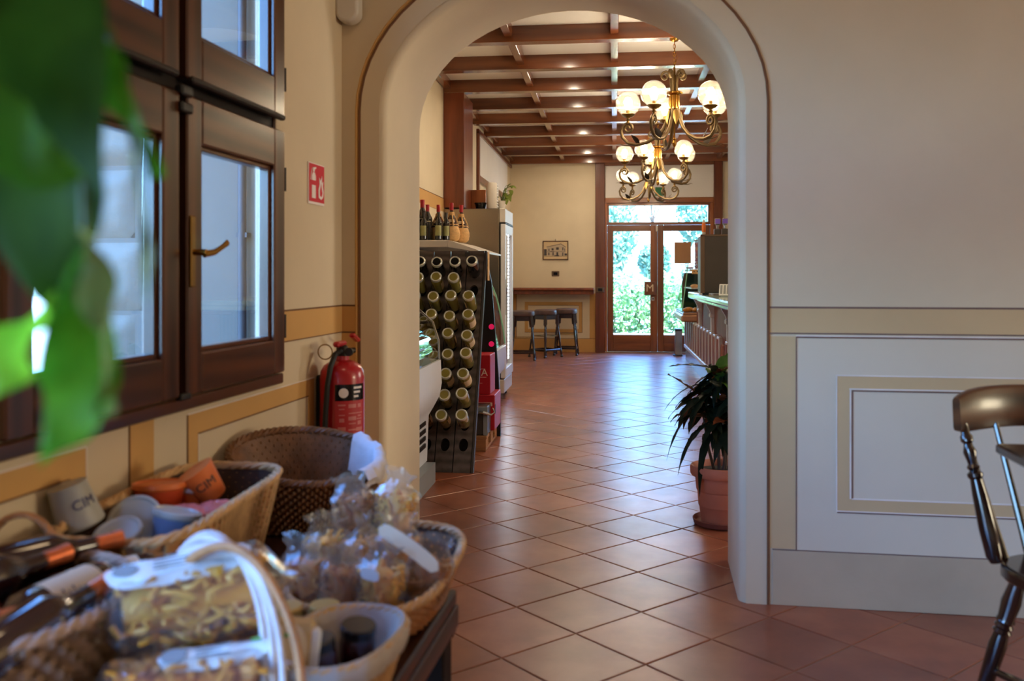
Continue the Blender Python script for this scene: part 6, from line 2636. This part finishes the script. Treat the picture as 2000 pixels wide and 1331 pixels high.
t = thing('extinguisher_sign', 'red fire extinguisher sign on the left wall beside the window', 'sign', (LX, 3.324, 1.598), rot=(0, 0, pi / 2))
b = MB()
b.box(-0.080, 0.080, -0.006, 0, -0.0775, 0.0775, ch=0.001)
b.build('border', M['signwhite'], t)
b = MB()
b.box(-0.077, 0.077, -0.0072, -0.006, -0.068, 0.0735)
b.build('red_field', M['signred'], t, 0)
b = MB()
y0 = -0.0084
b.box(-0.052, -0.014, y0, y0 + 0.001, -0.055, -0.006)
b.prism([(-0.052, 0.012), (-0.014, 0.012), (-0.014, 0.030), (-0.024, 0.042), (-0.042, 0.042), (-0.052, 0.030)], 'y', y0, y0 + 0.001)
b.prism([(-0.040, 0.044), (-0.026, 0.044), (-0.024, 0.054), (-0.010, 0.058), (-0.008, 0.064), (-0.042, 0.060)], 'y', y0, y0 + 0.001)
b.prism([(-0.054, 0.052), (-0.044, 0.060), (-0.060, 0.040), (-0.066, 0.012), (-0.060, 0.012)], 'y', y0, y0 + 0.001)
fl = [(0.018, -0.050), (0.044, -0.056), (0.062, -0.046), (0.068, -0.024), (0.060, -0.004), (0.064, 0.016), (0.050, 0.008), (0.052, 0.036), (0.036, 0.016), (0.022, 0.028), (0.026, 0.0), (0.014, -0.02)]
b.prism(fl, 'y', y0, y0 + 0.001)
b.build('pictogram', M['signwhite'], t, 0)
b = MB()
b.prism([(0.030, -0.042), (0.046, -0.044), (0.054, -0.030), (0.046, -0.012), (0.040, 0.006), (0.034, -0.012), (0.028, -0.024)], 'y', y0 - 0.0006, y0)
b.build('flame_heart', M['signred'], t, 0)

t = thing('emergency_lamp', 'white rounded plastic lamp high in the corner left of the arch', 'lamp', (-1.245, 3.58, 2.60))
b = MB()
pl = []
for k in range(13):
    a = pi + pi * k / 12
    pl.append((0.048 * cos(a), -0.285 + 0.042 * sin(a)))
pl += [(0.048, 0.25), (-0.048, 0.25)]
b.prism(pl, 'y', -0.035, 0.035)
o = b.build('housing', M['white_plastic'], t)
mo = o.modifiers.new('bevel', 'BEVEL')
mo.width = 0.012
mo.segments = 3
b = MB()
b.box(-0.05, 0.04, 0.034, 0.04, -0.30, 0.24)
b.build('back_plate', M['grey'], t)

# ------------------------------------------------------------------ chair and table at the right
ang = radians(-65)
t = thing('wooden_chair', 'dark turned wooden chair by the right wall, cut by the frame', 'chair', (1.145, 2.635, 0), ang)
b = MB()
pl = []
for k in range(36):
    a = 2 * pi * k / 36
    x, y = sup(0.215, 0.215, a, 3.4)
    pl.append((x * 1.0, y * (1.0 + 0.10 * x / 0.215)))
b.prism(pl, 'z', 0.425, 0.465)
o = b.build('seat', M['chair_wood'], t)
mo = o.modifiers.new('bevel', 'BEVEL')
mo.width = 0.010
mo.segments = 3
# crest rail: a bent board
b = MB()
vs, fs = [], []
N = 20
for i in range(N + 1):
    f = -1 + 2 * i / N
    y = 0.225 * f
    xc = -0.315 + 0.055 * f * f
    hz = 0.060 * (1 - 0.22 * abs(f) ** 4)
    zc = 0.858 + 0.010 * (1 - f * f)
    for dx, dz in ((-0.014, -hz), (0.010, -hz * 1.0), (0.014, -hz * 0.8), (0.006, hz * 0.85), (-0.002, hz), (-0.016, hz), (-0.022, hz * 0.8), (-0.018, -hz * 0.8)):
        vs.append((xc + dx, y, zc + dz))
for i in range(N):
    for j in range(8):
        fs.append((i * 8 + j, i * 8 + (j + 1) % 8, (i + 1) * 8 + (j + 1) % 8, (i + 1) * 8 + j))
fs += [tuple(range(8)), tuple(range(N * 8, N * 8 + 8))]
b.add(vs, fs)
b.build('crest_rail', M['chair_rail'], t, 50)
post_prof = [(0.014, 0.0), (0.022, 0.02), (0.024, 0.10), (0.020, 0.20), (0.016, 0.245), (0.021, 0.252), (0.021, 0.262), (0.012, 0.270), (0.018, 0.280), (0.012, 0.290), (0.013, 0.30), (0.018, 0.325), (0.011, 0.35), (0.017, 0.358), (0.017, 0.372), (0.012, 0.38), (0.012, 0.41)]
for sy in (-1, 1):
    b = MB()
    p0, p1 = Vector((-0.185, sy * 0.165, 0.455)), Vector((-0.268, sy * 0.200, 0.83))
    X = Matrix.Translation(p0) @ (p1 - p0).to_track_quat('Z', 'Y').to_matrix().to_4x4()
    k = (p1 - p0).length / 0.41
    b.lathe([(r, z * k) for r, z in post_prof], 18, 0, X)
    b.build('back_post', M['chair_wood'], t)
for f in (-0.52, -0.17, 0.17, 0.52):
    b = MB()
    p0, p1 = Vector((-0.195, f * 0.24, 0.46)), Vector((-0.302, f * 0.33, 0.82))
    b.tube([p0, p0.lerp(p1, 0.5), p1], [0.012, 0.010, 0.008], 10)
    b.build('spindle', M['chair_wood'], t)
leg_prof = [(0.013, 0.0), (0.017, 0.05), (0.019, 0.10), (0.016, 0.108), (0.020, 0.115), (0.024, 0.24), (0.020, 0.275), (0.025, 0.282), (0.020, 0.290), (0.025, 0.298), (0.020, 0.306), (0.025, 0.314), (0.022, 0.325), (0.026, 0.37), (0.018, 0.44)]
for sx in (-1, 1):
    for sy in (-1, 1):
        b = MB()
        p0, p1 = Vector((sx * 0.225, sy * 0.205, 0.0)), Vector((sx * 0.135, sy * 0.135, 0.43))
        X = Matrix.Translation(p0) @ (p1 - p0).to_track_quat('Z', 'Y').to_matrix().to_4x4()
        b.lathe(leg_prof, 18, 0, X)
        b.build('leg', M['chair_wood'], t)
for sy in (-1, 1):
    b = MB()
    b.tube([(-0.19, sy * 0.178, 0.16), (-0.08, sy * 0.178, 0.165), (0.0, sy * 0.178, 0.168), (0.08, sy * 0.178, 0.165), (0.19, sy * 0.178, 0.16)], [0.009, 0.013, 0.016, 0.013, 0.009], 10)
    b.build('stretcher', M['chair_wood'], t)
b = MB()
b.tube([(0, -0.178, 0.168), (0, 0, 0.17), (0, 0.178, 0.168)], [0.009, 0.014, 0.009], 10)
b.build('stretcher', M['chair_wood'], t)

t = thing('dining_table', 'dark dining table corner in front of the turned chair', 'table', (1.45, 2.12, 0))
b = MB()
b.box(-0.56, 0.56, -0.52, 0.54, 0.772, 0.80, ch=0.006)
b.build('table_top', M['stool'], t)
b = MB()
b.lathe([(0.03, 0.035), (0.06, 0.05), (0.035, 0.12), (0.05, 0.35), (0.03, 0.6), (0.06, 0.72), (0.22, 0.765), (0.22, 0.772)], 24, 0, Matrix.Translation((0.18, -0.15, 0)))
b.build('pedestal', M['stool'], t)
for k in range(4):
    b = MB()
    an = pi / 4 + k * pi / 2
    X = Matrix.Translation((0.18, -0.15, 0)) @ Matrix.Rotation(an, 4, 'Z')
    b.tube([(0.03, 0, 0.10), (0.15, 0, 0.06), (0.27, 0, 0.022)], [0.03, 0.026, 0.022], 10, 0, X=X)
    b.build('foot', M['stool'], t)

# ------------------------------------------------------------------ broad leaved plant close to the camera
t = thing('broad_leaved_plant', 'large broad green leaves of a plant close by at the left edge', 'plant', (-0.78, 0.40, 0))
RP = Vector((-0.78, 0.40, 0))
b = MB()
b.lathe([(0.10, 0.0), (0.105, 0.02), (0.14, 0.30), (0.155, 0.31), (0.155, 0.34), (0.14, 0.34), (0.13, 0.30), (0.001, 0.30)], 30)
b.build('pot', M['terracotta'], t)
b = MB()
b.lathe([(0.128, 0.302), (0.001, 0.312)], 20)
b.build('soil', M['soil'], t)
TW = Vector((-0.44, 0.59, 1.50)) - RP
b = MB()
b.tube([(0, 0, 0.31), (-0.02, 0.0, 0.9), (0.12, 0.06, 1.36), TW], [0.011, 0.009, 0.007, 0.004], 8)
b.build('main_stem', M['stem'], t)


def broad_leaf(spine, widths, side, m, fold=0.25, wav=0.01):
    """spine: 3D points from stalk to tip; side: vector across the leaf"""
    n = 18
    sp = [Vector(p) for p in spine]
    def at(f):
        x = f * (len(sp) - 1)
        i = min(int(x), len(sp) - 2)
        u = x - i
        p0, p1, p2, p3 = sp[max(i - 1, 0)], sp[i], sp[i + 1], sp[min(i + 2, len(sp) - 1)]
        return 0.5 * ((2 * p1) + (p2 - p0) * u + (2 * p0 - 5 * p1 + 4 * p2 - p3) * u * u + (3 * p1 - p0 - 3 * p2 + p3) * u ** 3)
    vs, fs = [], []
    sd = Vector(side).normalized()
    for i in range(n + 1):
        f = i / n
        x = f * (len(widths) - 1)
        k = min(int(x), len(widths) - 2)
        w = widths[k] + (widths[k + 1] - widths[k]) * (x - k)
        c_ = at(f)
        tg = (at(min(1, f + 0.02)) - at(max(0, f - 0.02))).normalized()
        s_ = (sd - tg * sd.dot(tg)).normalized()
        nn = tg.cross(s_)
        for q in (-1, -0.5, 0, 0.5, 1):
            vs.append(c_ + s_ * (w * q) + nn * (fold * w * abs(q) + wav * sin(f * 9 + q * 2) * abs(q)) - RP)
    for i in range(n):
        for q in range(4):
            a = i * 5 + q
            fs.append((a, a + 1, a + 6, a + 5))
    b = MB()
    b.add(vs, fs)
    b.build('leaf', m, t, 80)
    b = MB()
    e0 = sp[0] - RP
    s0 = TW if spine[0][2] < 1.5 else Vector((-0.02, 0.0, 0.9))
    b.tube([s0, s0.lerp(e0, 0.6) + Vector((0.004, 0.016, 0.02)), e0], [0.004, 0.0032, 0.0025], 6)
    b.build('stem', M['stem'], t)


broad_leaf([(-0.425, 0.57, 1.544), (-0.408, 0.552, 1.45), (-0.398, 0.544, 1.363), (-0.392, 0.54, 1.29), (-0.388, 0.545, 1.228)], [0.0033, 0.0437, 0.047, 0.0467, 0.0013], (0.963, 0.157, 0), M['fg_dark'], 0.2)
broad_leaf([(-0.428, 0.508, 1.383), (-0.393, 0.499, 1.343), (-0.365, 0.498, 1.317), (-0.346, 0.512, 1.311)], [0.004, 0.0193, 0.0173, 0.001], (0.33, 0.154, 1), M['fg_deep'], 0.25)
broad_leaf([(-0.407, 0.583, 1.431), (-0.375, 0.578, 1.393), (-0.352, 0.576, 1.359), (-0.34, 0.583, 1.317)], [0.002, 0.014, 0.012, 0.001], (1.035, -0.137, 0.5), M['fg_mid'], 0.3)
broad_leaf([(-0.355, 0.581, 1.337), (-0.351, 0.582, 1.299), (-0.347, 0.582, 1.264), (-0.346, 0.582, 1.232)], [0.0017, 0.003, 0.003, 0.0007], (0.892, 0.751, 0), M['fg_olive'], 0.2)
broad_leaf([(-0.364, 0.539, 1.273), (-0.363, 0.534, 1.224), (-0.359, 0.53, 1.186), (-0.367, 0.528, 1.16), (-0.386, 0.53, 1.132)], [0.006, 0.0173, 0.024, 0.0173, 0.001], (0.955, 0.357, 0), M['fg_mid'], 0.3)
broad_leaf([(-0.353, 0.523, 1.279), (-0.343, 0.522, 1.244), (-0.337, 0.523, 1.206), (-0.344, 0.527, 1.163)], [0.0033, 0.0087, 0.008, 0.001], (1.067, -0.335, 0), M['fg_olive'], 0.2)
broad_leaf([(-0.38, 0.546, 1.238), (-0.395, 0.534, 1.217), (-0.407, 0.522, 1.197), (-0.426, 0.519, 1.166)], [0.0033, 0.016, 0.0207, 0.0033], (0.494, 0.08, 1), M['fg_bright'], 0.2)

# ------------------------------------------------------------------ turn the front room into place
FRONT = False
for o in FRONT_LIST:
    o.location = fr(o.location)
    e = o.rotation_euler
    o.rotation_euler = (e[0], e[1], e[2] + FRONT_ROT)
